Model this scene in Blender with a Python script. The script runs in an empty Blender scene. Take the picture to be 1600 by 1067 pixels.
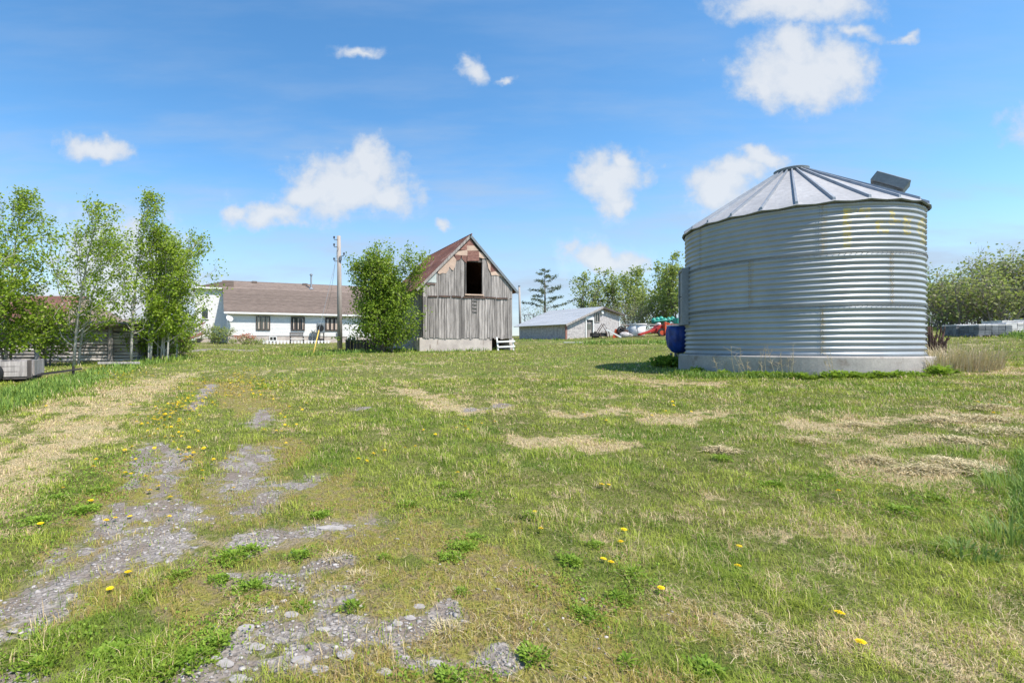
import bpy, bmesh, math, random
import numpy as np
from mathutils import Vector, Matrix
S = bpy.context.scene
COL = S.collection
R = math.radians
rnd = random.Random(7)
rng = np.random.default_rng(11)

# ------------------------------------------------------------------ camera
F, XP, YH, EYE = 758.0, 600.0, 541.0, 1.5          # focal length and principal point of the 1600 px photograph
cd = bpy.data.cameras.new('camera'); cam = bpy.data.objects.new('camera', cd); COL.objects.link(cam)
cam.location = (0, 0, EYE); cam.rotation_euler = (R(90), 0, 0)
cd.sensor_width = 36; cd.lens = F / 1600 * 36
cd.shift_x = (800 - XP) / 1600; cd.shift_y = (YH - 533.5) / 1600
cd.clip_start = 0.05; cd.clip_end = 6000
S.camera = cam

# ------------------------------------------------------------------ light
SUN_AZ, SUN_EL = R(44), R(57)                       # azimuth measured from +X towards -Y (right of and behind the camera)
sdir = Vector((math.cos(SUN_AZ) * math.cos(SUN_EL), -math.sin(SUN_AZ) * math.cos(SUN_EL), math.sin(SUN_EL)))
sl = bpy.data.lights.new('sun', 'SUN'); sun = bpy.data.objects.new('sun', sl); COL.objects.link(sun)
sl.energy = 5.0; sl.angle = R(0.53); sl.color = (1, 0.945, 0.85)
sun.rotation_euler = (-sdir).to_track_quat('-Z', 'Y').to_euler(); sun.location = (20, -20, 40)
S.view_settings.view_transform = 'Standard'; S.view_settings.look = 'None'
S.view_settings.exposure = 0.56; S.view_settings.gamma = 1; S.view_settings.use_curve_mapping = False

# ------------------------------------------------------------------ sky
W = bpy.data.worlds.new('World'); S.world = W; W.use_nodes = True
wt = W.node_tree; wt.nodes.clear()
def wn(t, **k):
    n = wt.nodes.new(t)
    for a, v in k.items(): setattr(n, a, v)
    return n
def wmath(op, a, b=None, c=None, clamp=False):
    n = wn('ShaderNodeMath', operation=op, use_clamp=clamp)
    for i, v in enumerate((a, b, c)):
        if v is None: continue
        if isinstance(v, (int, float)): n.inputs[i].default_value = v
        else: wt.links.new(v, n.inputs[i])
    return n.outputs[0]
def wvec(op, a, b=None):
    n = wn('ShaderNodeVectorMath', operation=op)
    for i, v in enumerate((a, b)):
        if v is None: continue
        if isinstance(v, tuple): n.inputs[i].default_value = v
        else: wt.links.new(v, n.inputs[i])
    return n
sky = wn('ShaderNodeTexSky', sky_type='NISHITA', sun_disc=False, sun_elevation=SUN_EL,
         sun_rotation=math.atan2(sdir.x, sdir.y), altitude=100, air_density=1.0, dust_density=0.35, ozone_density=2.2)
hsv = wn('ShaderNodeHueSaturation'); hsv.inputs['Saturation'].default_value = 1.24; hsv.inputs['Value'].default_value = 1.08
hsv.inputs['Hue'].default_value = 0.495
wt.links.new(sky.outputs[0], hsv.inputs['Color'])
bg = wn('ShaderNodeBackground'); bg.inputs[1].default_value = 0.15
wt.links.new(hsv.outputs[0], bg.inputs[0])
tc = wn('ShaderNodeTexCoord')
sep = wn('ShaderNodeSeparateXYZ'); wt.links.new(tc.outputs['Generated'], sep.inputs[0])
dy = wmath('MAXIMUM', sep.outputs[1], 0.02)
u = wmath('DIVIDE', sep.outputs[0], dy); v = wmath('DIVIDE', sep.outputs[2], dy)
cmb = wn('ShaderNodeCombineXYZ'); wt.links.new(u, cmb.inputs[0]); wt.links.new(v, cmb.inputs[1])
def wnoise(vec, scale, detail=6, rough=0.55):
    n = wn('ShaderNodeTexNoise'); n.inputs['Scale'].default_value = scale
    n.inputs['Detail'].default_value = detail; n.inputs['Roughness'].default_value = rough
    wt.links.new(vec, n.inputs['Vector']); return n
n1 = wnoise(cmb.outputs[0], 9, 5, 0.55)
off = wvec('SUBTRACT', n1.outputs['Color'], (0.5, 0.5, 0.5))
off2 = wvec('MULTIPLY', off.outputs[0], (0.15, 0.115, 0))
warped = wvec('ADD', cmb.outputs[0], off2.outputs[0]).outputs[0]
CLOUDS = [(545, 288, 78, 48, 1), (600, 305, 52, 28, 1), (578, 252, 30, 30, 1), (490, 303, 60, 24, .95), (425, 330, 75, 24, .72), (368, 324, 30, 17, .6),
          (958, 285, 48, 42, .95), (968, 254, 27, 20, .9), (960, 316, 46, 18, .8), (1125, 292, 58, 36, .95), (1182, 250, 42, 18, .85), (1150, 268, 40, 25, .8),
          (1255, 110, 92, 50, 1), (1238, 75, 44, 32, .9), (1310, 100, 62, 34, .8), (1192, 135, 36, 28, .8), (1240, 8, 105, 30, .95), (1340, 52, 60, 18, .5),
          (150, 226, 56, 20, .85), (945, 405, 64, 32, .9), (738, 108, 28, 26, .45), (555, 82, 40, 13, .42), (795, 122, 22, 11, .5),
          (190, 425, 90, 75, 1.15), (150, 490, 100, 50, 1.1), (300, 455, 50, 30, .8), (-60, 300, 60, 40, .6), (700, 345, 26, 12, .45),
          (1420, 60, 26, 12, .4), (1190, 330, 70, 20, .5), (1680, 200, 90, 40, .8), (-150, 120, 100, 40, .8), (1750, 40, 80, 35, .7)]
best = None
for px, py, rx, ry, st in CLOUDS:
    d = wvec('SUBTRACT', warped, ((px - XP) / F, (YH - py) / F, 0))
    d = wvec('MULTIPLY', d.outputs[0], (F / rx / 1.75, F / ry / 1.75, 0))
    l = wvec('LENGTH', d.outputs[0])
    b = wmath('SUBTRACT', 1.0, l.outputs['Value'])
    b = wmath('SUBTRACT', b, (1 - st) * 0.55)
    best = b if best is None else wmath('SMOOTH_MAX', best, b, 0.12)
n2 = wnoise(cmb.outputs[0], 26, 7, 0.6)
dens = wmath('ADD', best, wmath('MULTIPLY', wmath('SUBTRACT', n2.outputs[0], 0.5), 0.8))
mr = wn('ShaderNodeMapRange', interpolation_type='SMOOTHSTEP'); wt.links.new(dens, mr.inputs[0])
mr.inputs[1].default_value = 0.05; mr.inputs[2].default_value = 0.62; mr.inputs[3].default_value = 0; mr.inputs[4].default_value = 0.9
# thin high cloud: long streaks
mp = wvec('MULTIPLY', cmb.outputs[0], (1.1, 5.5, 1)); n3 = wnoise(mp.outputs[0], 1.6, 6, 0.58)
m3 = wn('ShaderNodeMapRange', interpolation_type='SMOOTHSTEP'); wt.links.new(n3.outputs[0], m3.inputs[0])
m3.inputs[1].default_value = 0.38; m3.inputs[2].default_value = 0.74; m3.inputs[4].default_value = 0.66
lowv = wn('ShaderNodeMapRange', interpolation_type='SMOOTHSTEP'); wt.links.new(v, lowv.inputs[0])
lowv.inputs[1].default_value = 0.62; lowv.inputs[2].default_value = 0.2; lowv.inputs[3].default_value = 0.25; lowv.inputs[4].default_value = 1.0
thin = wmath('MULTIPLY', m3.outputs[0], lowv.outputs[0])
hz = wn('ShaderNodeMapRange', interpolation_type='SMOOTHERSTEP'); wt.links.new(v, hz.inputs[0])
hz.inputs[1].default_value = 0.42; hz.inputs[2].default_value = -0.02; hz.inputs[3].default_value = 0; hz.inputs[4].default_value = 0.62
cov = wmath('MAXIMUM', mr.outputs[0], wmath('ADD', thin, hz.outputs[0]), clamp=True)
front = wmath('GREATER_THAN', sep.outputs[1], 0.03)
cov = wmath('MULTIPLY', cov, front, clamp=True)
cbg = wn('ShaderNodeBackground'); cbg.inputs[1].default_value = 0.60
cr = wn('ShaderNodeMix', data_type='RGBA'); cr.inputs['A'].default_value = (0.58, 0.70, 0.88, 1); cr.inputs['B'].default_value = (0.93, 0.96, 1.0, 1)
mm = wn('ShaderNodeMapRange'); wt.links.new(dens, mm.inputs[0]); mm.inputs[1].default_value = 0.15; mm.inputs[2].default_value = 0.75
wt.links.new(mm.outputs[0], cr.inputs['Factor']); wt.links.new(cr.outputs['Result'], cbg.inputs[0])
mix = wn('ShaderNodeMixShader'); wt.links.new(cov, mix.inputs[0]); wt.links.new(bg.outputs[0], mix.inputs[1]); wt.links.new(cbg.outputs[0], mix.inputs[2])
wo = wn('ShaderNodeOutputWorld'); wt.links.new(mix.outputs[0], wo.inputs[0])

# ------------------------------------------------------------------ helpers: terrain
CP = np.array([(0, 0, 0), (0, 3, .03), (-4, 4, .12), (4, 4, .14), (0, 8, .25), (0, 15, .58), (-4, 15, .55), (-9.5, 12, .52), (-12.8, 22, .74), (-18, 18, .6),
    (12.2, 14.5, .80), (10, 12, .70), (14.5, 12, .92), (27.6, 22, 2.0), (36, 30, 2.65), (5, 30, 1.17), (8, 31, 1.2), (0.5, 37, 1.45), (-14, 45, 1.74), (-3, 48, 1.85),
    (16, 42, 2.12), (22, 45, 2.5), (-3, 34, 1.32), (20, 10, 1.3), (-25, 45, 1.85), (-30, 25, 1.0), (0, 60, 2.4), (30, 60, 3.1), (-30, 60, 2.2),
    (-10, 22, .90), (8, 6, .42), (-6, 8, .3), (45, 45, 3.2), (0, -4, 0), (8, -3, .1), (-8, -3, 0)], float)
def _tps(r2): return np.where(r2 > 1e-9, r2 * np.log(r2 + 1e-12), 0)
_d = ((CP[:, None, :2] - CP[None, :, :2]) ** 2).sum(2)
_n = len(CP); _A = np.zeros((_n + 3, _n + 3)); _A[:_n, :_n] = _tps(_d) + np.eye(_n) * 3.0
_A[:_n, _n] = 1; _A[:_n, _n + 1:] = CP[:, :2]; _A[_n:, :_n] = _A[:_n, _n:].T
_w = np.linalg.solve(_A, np.concatenate([CP[:, 2], np.zeros(3)]))
def ground(x, y):
    x = np.asarray(x, float); y = np.asarray(y, float); sh = x.shape
    xf = np.clip(x.ravel(), -42, 48); yf = np.clip(y.ravel(), -5, 62)
    out = np.empty(len(xf))
    for i in range(0, len(xf), 20000):
        a, b = xf[i:i + 20000], yf[i:i + 20000]
        r2 = (a[:, None] - CP[None, :, 0]) ** 2 + (b[:, None] - CP[None, :, 1]) ** 2
        out[i:i + 20000] = _tps(r2) @ _w[:_n] + _w[_n] + _w[_n + 1] * a + _w[_n + 2] * b
    return out.reshape(sh)
def gz(x, y): return float(ground(np.array([x]), np.array([y]))[0])
def at(px, py):
    """the ground point seen at a pixel of the photograph"""
    t = (px - XP) / F; Y = 5.0
    lo, hi = 1.2, 70.0
    f = lambda Y: 1.5 + (YH - py) * Y / F - gz(t * Y, Y)
    Y = lo
    while Y < hi and f(Y) > 0: Y *= 1.06
    a, b = Y / 1.06, Y
    for _ in range(24):
        m = (a + b) / 2
        if f(m) > 0: a = m
        else: b = m
    return t * b, b
def P3(px, py, Y): return Vector(((px - XP) / F * Y, Y, EYE + (YH - py) * Y / F))

def vnoise(x, y, seed=0):
    xi = np.floor(x).astype(np.int64); yi = np.floor(y).astype(np.int64); xf = x - xi; yf = y - yi
    def h(a, b):
        n = (a * 374761393 + b * 668265263 + seed * 1442695041) & 0xffffffff
        n = ((n ^ (n >> 13)) * 1274126177) & 0xffffffff
        return ((n ^ (n >> 16)) & 0xffff) / 65535.0
    sx = xf * xf * (3 - 2 * xf); sy = yf * yf * (3 - 2 * yf)
    return (h(xi, yi) * (1 - sx) + h(xi + 1, yi) * sx) * (1 - sy) + (h(xi, yi + 1) * (1 - sx) + h(xi + 1, yi + 1) * sx) * sy
def fbm(x, y, seed=0, o=4):
    s = 0; a = 0.5; t = 0
    for i in range(o):
        s = s + a * vnoise(x * 2 ** i, y * 2 ** i, seed + i * 17); t += a; a *= 0.55
    return s / t
def sstep(a, b, x):
    t = np.clip((x - a) / (b - a), 0, 1); return t * t * (3 - 2 * t)
def stroke(X, Y, pts, w, px=True):
    P = [at(*p) for p in pts] if px else pts
    d = np.full(X.shape, 1e9)
    if len(P) == 1: P = P * 2
    for (ax, ay), (bx, by) in zip(P[:-1], P[1:]):
        ex, ey = bx - ax, by - ay; L = ex * ex + ey * ey + 1e-9
        t = np.clip(((X - ax) * ex + (Y - ay) * ey) / L, 0, 1)
        d = np.minimum(d, np.hypot(X - ax - t * ex, Y - ay - t * ey))
    return 1 - d / w
GRAVEL = [([(-60, 1000), (60, 932), (150, 884), (225, 850)], .24), ([(225, 870), (290, 800), (250, 870)], .20), ([(240, 800), (268, 720), (250, 690)], .17), ([(210, 760), (230, 700)], .12),
          ([(330, 1067), (420, 1000), (520, 965)], .22), ([(380, 1040), (560, 1000)], .12), ([(390, 850), (440, 838), (500, 830), (590, 808)], .2), ([(360, 900), (430, 905), (520, 880)], .13), ([(375, 760), (392, 700)], .26),
          ([(450, 765), (500, 742)], .16), ([(400, 665), (412, 640)], .22), ([(395, 800), (420, 770)], .2), ([(610, 990), (700, 955)], .1), ([(650, 1040), (800, 1036)], .08), ([(120, 860), (190, 790)], .12),
          ([(150, 590), (165, 585)], .2), ([(270, 552), (330, 545), (400, 548)], .8), ([(555, 640), (570, 638)], .16), ([(300, 640), (330, 600)], .16), ([(20, 1060), (120, 1050)], .1), ([(730, 640), (790, 632)], .16)]
MOSS = [([(480, 850), (700, 850), (830, 930)], .42), ([(560, 960), (640, 1060), (800, 1060), (900, 1000)], .45), ([(420, 960), (330, 920)], .3), ([(380, 800), (420, 700)], .35), ([(240, 720), (200, 860)], .35), ([(520, 760), (600, 850)], .4), ([(330, 600), (420, 640)], .5), ([(20, 950), (160, 920)], .25)]
DRY = [([(-120, 790), (60, 715), (150, 662), (225, 616), (290, 586)], .62), ([(-90, 735), (60, 672), (150, 634), (240, 592)], .48), ([(-60, 700), (40, 655), (120, 622)], .4), ([(-140, 850), (-20, 775)], .5), ([(830, 690), (900, 684)], .3), ([(930, 702), (985, 694)], .22), ([(1260, 668), (1340, 660)], .35), ([(1390, 690), (1450, 684)], .3), ([(1480, 660), (1580, 650)], .55), ([(900, 648), (960, 640)], .4), ([(1060, 660), (1110, 650)], .4), ([(1380, 740), (1540, 720)], .45), ([(640, 610), (720, 640)], .5), ([(960, 590), (1080, 600)], .7), ([(1500, 562), (1600, 585)], .7)]
TALL = [([(1050, 583), (1110, 590), (1240, 590), (1380, 588), (1500, 566)], .55), ([(470, 556), (560, 551), (655, 548)], .8), ([(670, 551), (800, 546)], .35), ([(915, 536), (1045, 536)], 1.5), ([(-40, 640), (100, 600), (200, 572), (275, 562)], 1.1),
        ([(1640, 720), (1690, 860)], .35), ([(1560, 520), (1640, 530)], .8), ([(820, 533), (900, 531)], .9)]
def masks(X, Y):
    n5 = fbm(X * 3.1, Y * 3.1, 55); n1 = fbm(X * 1.7, Y * 1.7, 3); n2 = fbm(X * 5.5, Y * 5.5, 9); n3 = fbm(X * 0.45, Y * 0.45, 21); n4 = fbm(X * 16, Y * 16, 31, 3)
    g = np.full(X.shape, -9.0)
    for p, w in GRAVEL: g = np.maximum(g, np.maximum(stroke(X, Y, p, w * 1.3), -3))
    gravel = sstep(0.14, .9, g * .9 + (n2 - .5) * 2.1 + (n1 - .5) * 1.0 + (n4 - .5) * 1.3)
    soil = sstep(-.45, .5, g * .8 + (n2 - .5) * 1.6 + (n1 - .5) * .9) * (1 - gravel) * .75
    m = np.full(X.shape, -9.0)
    for p, w in MOSS: m = np.maximum(m, np.maximum(stroke(X, Y, p, w * 1.7), -3))
    moss = sstep(0.0, 0.6, m + (n1 - .5) * 1.6 + (n2 - .5) * 1.2)
    d = np.full(X.shape, -9.0)
    for p, w in DRY: d = np.maximum(d, np.maximum(stroke(X, Y, p, w * 1.5), -3))
    dry = sstep(-.05, 1.0, d + (n1 - .5) * 1.6 + (n2 - .5) * 1.7 + (n4 - .5) * .9)
    dry = np.maximum(dry, sstep(.47, .74, n3 * .45 + n1 * .55 + (n2 - .5) * .6 + (n4 - .5) * .4) * .6)
    tall = np.full(X.shape, 0.0)
    for p, w in TALL: tall = np.maximum(tall, sstep(0, .6, stroke(X, Y, p, w) + (n1 - .5) * .6))
    lush = sstep(.50, .66, fbm(X * 0.9, Y * 0.9, 77) * .7 + n2 * .3)
    return dict(gravel=gravel, moss=moss * (1 - gravel), dry=dry * (1 - tall), tall=tall, lush=lush, n1=n1, n2=n2, n3=n3, n5=n5, soil=soil)

# ------------------------------------------------------------------ helpers: objects
def tag(o, label=None, cat=None, group=None, kind=None):
    if label: o['label'] = label
    if cat: o['category'] = cat
    if group: o['group'] = group
    if kind: o['kind'] = kind
    return o
def thing(name, label, cat, loc=(0, 0, 0), rz=0, group=None):
    o = bpy.data.objects.new(name, None); COL.objects.link(o); o.empty_display_size = .2
    o.location = loc; o.rotation_euler = (0, 0, rz)
    return tag(o, label, cat, group)
def link(name, me, mat, parent=None):
    o = bpy.data.objects.new(name, me); COL.objects.link(o)
    if mat is not None:
        for m in (mat if isinstance(mat, (list, tuple)) else [mat]): me.materials.append(m)
    if parent is not None: o.parent = parent
    return o
def copy_tree(o, parent=None):
    c = o.copy(); COL.objects.link(c)
    if parent is not None: c.parent = parent
    for ch in list(o.children): copy_tree(ch, c)
    return c
class MB:
    def __init__(s): s.v = []; s.f = []; s.t = []; s.mi = []
    def add(s, verts, faces, tint=1.0, mi=0):
        b = len(s.v); s.v += [tuple(p) for p in verts]
        for f in faces: s.f.append(tuple(i + b for i in f)); s.t.append(tint); s.mi.append(mi)
        return s
    def box(s, c, d, rz=0, tint=1.0, M=None, mi=0):
        x, y, z = d[0] / 2, d[1] / 2, d[2] / 2
        V = [Vector(p) for p in ((-x, -y, -z), (x, -y, -z), (x, y, -z), (-x, y, -z), (-x, -y, z), (x, -y, z), (x, y, z), (-x, y, z))]
        if M is None: M = Matrix.Rotation(rz, 4, 'Z')
        V = [M @ p + Vector(c) for p in V]
        return s.add(V, [(0, 3, 2, 1), (4, 5, 6, 7), (0, 1, 5, 4), (1, 2, 6, 5), (2, 3, 7, 6), (3, 0, 4, 7)], tint, mi)
    def bar(s, a, b, w, h, tint=1.0, up=(0, 0, 1)):
        a, b = Vector(a), Vector(b); d = (b - a); L = d.length; d.normalize(); up = Vector(up)
        if abs(d.dot(up)) > .98: up = Vector((0, 1, 0))
        sx = d.cross(up).normalized(); sz = sx.cross(d)
        M = Matrix((sx, d, sz)).transposed().to_4x4()
        return s.box((a + b) / 2, (w, L, h), M=M, tint=tint)
    def tube(s, pts, rad, n=8, tint=1.0, caps=True):
        pts = [Vector(p) for p in pts]; k = len(pts)
        if not isinstance(rad, (list, tuple)): rad = [rad] * k
        V = []; prev = None
        for i, p in enumerate(pts):
            d = (pts[min(i + 1, k - 1)] - pts[max(i - 1, 0)]).normalized()
            a = d.orthogonal().normalized() if prev is None else (prev - d * prev.dot(d)).normalized()
            prev = a; b = d.cross(a)
            for j in range(n):
                t = 2 * math.pi * j / n; V.append(p + (a * math.cos(t) + b * math.sin(t)) * rad[i])
        Fc = [(i * n + j, i * n + (j + 1) % n, (i + 1) * n + (j + 1) % n, (i + 1) * n + j) for i in range(k - 1) for j in range(n)]
        if caps: Fc += [tuple(range(n))[::-1], tuple(range((k - 1) * n, k * n))]
        return s.add(V, Fc, tint)
    def lathe(s, prof, n=24, c=(0, 0, 0), tint=1.0, caps=True, M=None):
        V = []; c = Vector(c)
        for r, z in prof:
            for j in range(n):
                t = 2 * math.pi * j / n; p = Vector((r * math.cos(t), r * math.sin(t), z))
                V.append((M @ p if M is not None else p) + c)
        k = len(prof)
        Fc = [(i * n + j, i * n + (j + 1) % n, (i + 1) * n + (j + 1) % n, (i + 1) * n + j) for i in range(k - 1) for j in range(n)]
        if caps: Fc += [tuple(range(n))[::-1], tuple(range((k - 1) * n, k * n))]
        return s.add(V, Fc, tint)
    def ring(s, prof, n=24, c=(0, 0, 0), tint=1.0, M=None): return s.lathe(list(prof) + [prof[0]], n, c, tint, False, M)
    def prism(s, poly, y0, y1, tint=1.0, axis='y'):
        n = len(poly)
        if axis == 'y': V = [(x, y0, z) for x, z in poly] + [(x, y1, z) for x, z in poly]
        elif axis == 'x': V = [(y0, x, z) for x, z in poly] + [(y1, x, z) for x, z in poly]
        else: V = [(x, z, y0) for x, z in poly] + [(x, z, y1) for x, z in poly]
        return s.add(V, [tuple(range(n)), tuple(range(2 * n - 1, n - 1, -1))] + [(i, i + n, (i + 1) % n + n, (i + 1) % n) for i in range(n)], tint)
    def ico(s, c, r, sub=1, jit=0, tint=1.0, scale=(1, 1, 1)):
        bm = bmesh.new(); bmesh.ops.create_icosphere(bm, subdivisions=sub, radius=1)
        V = [Vector((v.co.x * scale[0], v.co.y * scale[1], v.co.z * scale[2])) * r * (1 + rnd.uniform(-jit, jit)) + Vector(c) for v in bm.verts]
        Fc = [tuple(v.index for v in f.verts) for f in bm.faces]; bm.free()
        return s.add(V, Fc, tint)
    def build(s, name, mat, parent=None, smooth=False, bevel=0, fix=True):
        me = bpy.data.meshes.new(name); me.from_pydata(s.v, [], s.f)
        a = me.attributes.new('tint', 'FLOAT', 'FACE'); a.data.foreach_set('value', s.t)
        if any(s.mi): me.polygons.foreach_set('material_index', s.mi)
        if fix:
            bm = bmesh.new(); bm.from_mesh(me); bmesh.ops.recalc_face_normals(bm, faces=bm.faces); bm.to_mesh(me); bm.free()
        if smooth: me.polygons.foreach_set('use_smooth', [True] * len(me.polygons))
        me.update(); o = link(name, me, mat, parent)
        if bevel:
            m = o.modifiers.new('bevel', 'BEVEL'); m.width = bevel; m.segments = 2; m.limit_method = 'ANGLE'
        return o

# ------------------------------------------------------------------ helpers: materials
def newmat(name):
    m = bpy.data.materials.new(name); m.use_nodes = True; nt = m.node_tree
    b = nt.nodes['Principled BSDF']; return m, nt, b
def N(nt, t, **k):
    n = nt.nodes.new(t)
    for a, v in k.items(): setattr(n, a, v)
    return n
def setin(nt, sock, v):
    if isinstance(v, (int, float)): sock.default_value = v
    elif isinstance(v, tuple): sock.default_value = v if len(v) == 4 or sock.type == 'VECTOR' else (*v, 1)
    else: nt.links.new(v, sock)
def nmath(nt, op, a, b=0.0, clamp=False):
    n = N(nt, 'ShaderNodeMath', operation=op, use_clamp=clamp); setin(nt, n.inputs[0], a); setin(nt, n.inputs[1], b); return n.outputs[0]
def nmix(nt, f, a, b, mode='MIX'):
    n = N(nt, 'ShaderNodeMix', data_type='RGBA', blend_type=mode); setin(nt, n.inputs['Factor'], f); setin(nt, n.inputs['A'], a); setin(nt, n.inputs['B'], b); return n.outputs['Result']
def nnoise(nt, scale, vec=None, detail=5, rough=.55, stretch=None):
    if vec is None: vec = N(nt, 'ShaderNodeTexCoord').outputs['Object']
    if stretch:
        mpn = N(nt, 'ShaderNodeMapping'); mpn.inputs['Scale'].default_value = stretch; nt.links.new(vec, mpn.inputs[0]); vec = mpn.outputs[0]
    n = N(nt, 'ShaderNodeTexNoise'); n.inputs['Scale'].default_value = scale; n.inputs['Detail'].default_value = detail; n.inputs['Roughness'].default_value = rough
    nt.links.new(vec, n.inputs['Vector']); return n.outputs[0]
def nramp(nt, fac, a, b):
    n = N(nt, 'ShaderNodeMapRange', interpolation_type='SMOOTHSTEP'); setin(nt, n.inputs[0], fac); n.inputs[1].default_value = a; n.inputs[2].default_value = b; return n.outputs[0]
def nattr(nt, name):
    return N(nt, 'ShaderNodeAttribute', attribute_name=name).outputs
def bump(nt, b, h, strength=.4, dist=.02):
    n = N(nt, 'ShaderNodeBump'); n.inputs['Strength'].default_value = strength; n.inputs['Distance'].default_value = dist
    nt.links.new(h, n.inputs['Height']); nt.links.new(n.outputs[0], b.inputs['Normal'])
def surf(name, c1, c2, scale=3, stretch=None, rough=.8, metal=0, spots=None, spot_scale=2, spot_range=(.55, .7), bmp=.3, bdist=.01, fine=None, spec=.3, spot_stretch=None):
    """two-tone noisy surface, multiplied by the per-face tint, with optional patches (rust, lichen, dirt) of a third colour"""
    m, nt, b = newmat(name)
    f = nramp(nt, nnoise(nt, scale, stretch=stretch), .3, .7)
    c = nmix(nt, f, c1, c2)
    fn = nnoise(nt, scale * 9 if fine is None else fine, stretch=stretch, detail=3)
    c = nmix(nt, .55, c, nmix(nt, fn, (.45, .45, .45), (1.35, 1.35, 1.35)), 'MULTIPLY')
    if spots is not None:
        s = nramp(nt, nnoise(nt, spot_scale, stretch=spot_stretch, detail=6, rough=.65), *spot_range)
        c = nmix(nt, s, c, spots)
    t = nattr(nt, 'tint')['Fac']
    cc = N(nt, 'ShaderNodeCombineColor'); [nt.links.new(t, cc.inputs[i]) for i in range(3)]
    c = nmix(nt, 1.0, c, cc.outputs[0], 'MULTIPLY')
    setin(nt, b.inputs['Base Color'], c); b.inputs['Roughness'].default_value = rough; b.inputs['Metallic'].default_value = metal
    b.inputs['Specular IOR Level'].default_value = spec
    if bmp: bump(nt, b, fn, bmp, bdist)
    return m
def leafmat(name, c1, c2, c3=None, trans=.35):
    m, nt, b = newmat(name)
    r = nattr(nt, 'rand')['Fac']
    c = nmix(nt, r, c1, c2)
    if c3: c = nmix(nt, nramp(nt, r, .8, .95), c, c3)
    b.inputs['Roughness'].default_value = .6; b.inputs['Specular IOR Level'].default_value = .25; setin(nt, b.inputs['Base Color'], c)
    tr = N(nt, 'ShaderNodeBsdfTranslucent'); setin(nt, tr.inputs[0], nmix(nt, .5, c, (.25, .35, .03)))
    mx = N(nt, 'ShaderNodeMixShader'); mx.inputs[0].default_value = trans
    nt.links.new(b.outputs[0], mx.inputs[1]); nt.links.new(tr.outputs[0], mx.inputs[2])
    nt.links.new(mx.outputs[0], nt.nodes['Material Output'].inputs[0]); return m

M = {}
M['greywood'] = surf('weathered_wood', (.42, .375, .35), (.21, .187, .175), 2.2, (5, 5, .5), .9, spots=(.12, .10, .09), spot_scale=3, spot_range=(.60, .75), spot_stretch=(6, 6, .5), fine=16, bmp=.5)
M['darkwood'] = surf('dark_wood', (.12, .10, .09), (.06, .05, .045), 2, (5, 5, .6), .9)
M['logwood'] = surf('grey_log_wood', (.56, .51, .475), (.30, .27, .25), 2, (.7, 5, 5), .92, spots=(.06, .055, .05), spot_scale=2, spot_range=(.6, .72), spot_stretch=(.6, 3, 3), fine=12, bmp=.6)
M['concrete'] = surf('old_concrete', (.56, .49, .44), (.42, .36, .33), 1.5, None, .92, spots=(.20, .15, .12), spot_scale=1.6, spot_range=(.58, .75), spot_stretch=(2, 2, .5), fine=25)
M['padconcrete'] = surf('pad_concrete', (.46, .41, .375), (.35, .315, .29), 1.5, None, .92, spots=(.22, .17, .14), spot_scale=2, spot_range=(.55, .75), fine=25)
M['rustroof'] = surf('rusted_tin', (.22, .10, .075), (.14, .065, .052), 1.2, (1, .6, 1), .85, 0, spots=(.30, .19, .16), spot_scale=1.4, spot_range=(.55, .72), fine=9, bmp=.1)
M['galv'] = surf('galvanised_sheet', (.34, .36, .39), (.27, .29, .32), 1.2, None, .5, .4, fine=7, bmp=.05, spec=.5)
M['galvdark'] = surf('dull_galvanised', (.23, .25, .265), (.18, .20, .215), 2, None, .55, .4, bmp=.05)
M['roofwhite'] = surf('bright_roof_sheet', (.36, .355, .365), (.30, .298, .31), 1.0, None, .8, 0, spots=(.50, .48, .46), spot_scale=2.5, spot_range=(.6, .8), bmp=.05)
M['shedroof'] = surf('pale_tin', (.50, .505, .51), (.42, .425, .43), .8, (2, .5, 1), .5, .35, spots=(.36, .35, .34), spot_scale=1, spot_range=(.6, .75), bmp=.05)
M['shingle'] = surf('brown_shingles', (.195, .15, .125), (.135, .103, .087), 2.2, (1, 1, 6), .95, fine=9, bmp=.5)
M['siding'] = surf('white_siding', (.72, .70, .68), (.69, .67, .655), 1, None, .6, bmp=0)
M['trim'] = surf('white_trim', (.80, .79, .77), (.74, .73, .71), 2, None, .6, bmp=0)
M['brownframe'] = surf('brown_window_frame', (.10, .075, .065), (.075, .055, .05), 3, None, .6)
M['stone'] = surf('rubble_stone', (.54, .50, .49), (.31, .285, .285), 5, None, .95, spots=(.46, .43, .42), spot_scale=4, spot_range=(.5, .62), fine=14, bmp=.9, bdist=.04)
M['orange'] = surf('orange_paint', (.62, .10, .035), (.50, .075, .03), 2, None, .5, spots=(.22, .06, .03), spot_scale=3, spot_range=(.6, .7))
M['red'] = surf('red_paint', (.42, .035, .025), (.30, .03, .025), 2, None, .55, spots=(.12, .04, .03), spot_scale=3, spot_range=(.58, .7))
M['teal'] = surf('teal_paint', (.03, .36, .27), (.03, .25, .20), 3, None, .5, spots=(.05, .10, .09), spot_scale=4, spot_range=(.56, .66))
M['rust'] = surf('rusty_iron', (.13, .075, .055), (.07, .05, .045), 5, None, .85)
M['iron'] = surf('dark_iron', (.045, .04, .04), (.025, .022, .022), 4, None, .7)
M['plasticwhite'] = surf('white_plastic', (.74, .73, .72), (.70, .69, .68), 1.5, None, .5, spots=(.64, .62, .59), spot_scale=2, spot_range=(.62, .8))
M['tarp'] = surf('blue_tarp', (.012, .06, .34), (.008, .03, .17), 4, None, .38, fine=9, bmp=.6, bdist=.02, spec=.5)
M['felt'] = surf('tan_felt', (.56, .41, .32), (.46, .33, .26), 3, None, .9)
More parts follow.
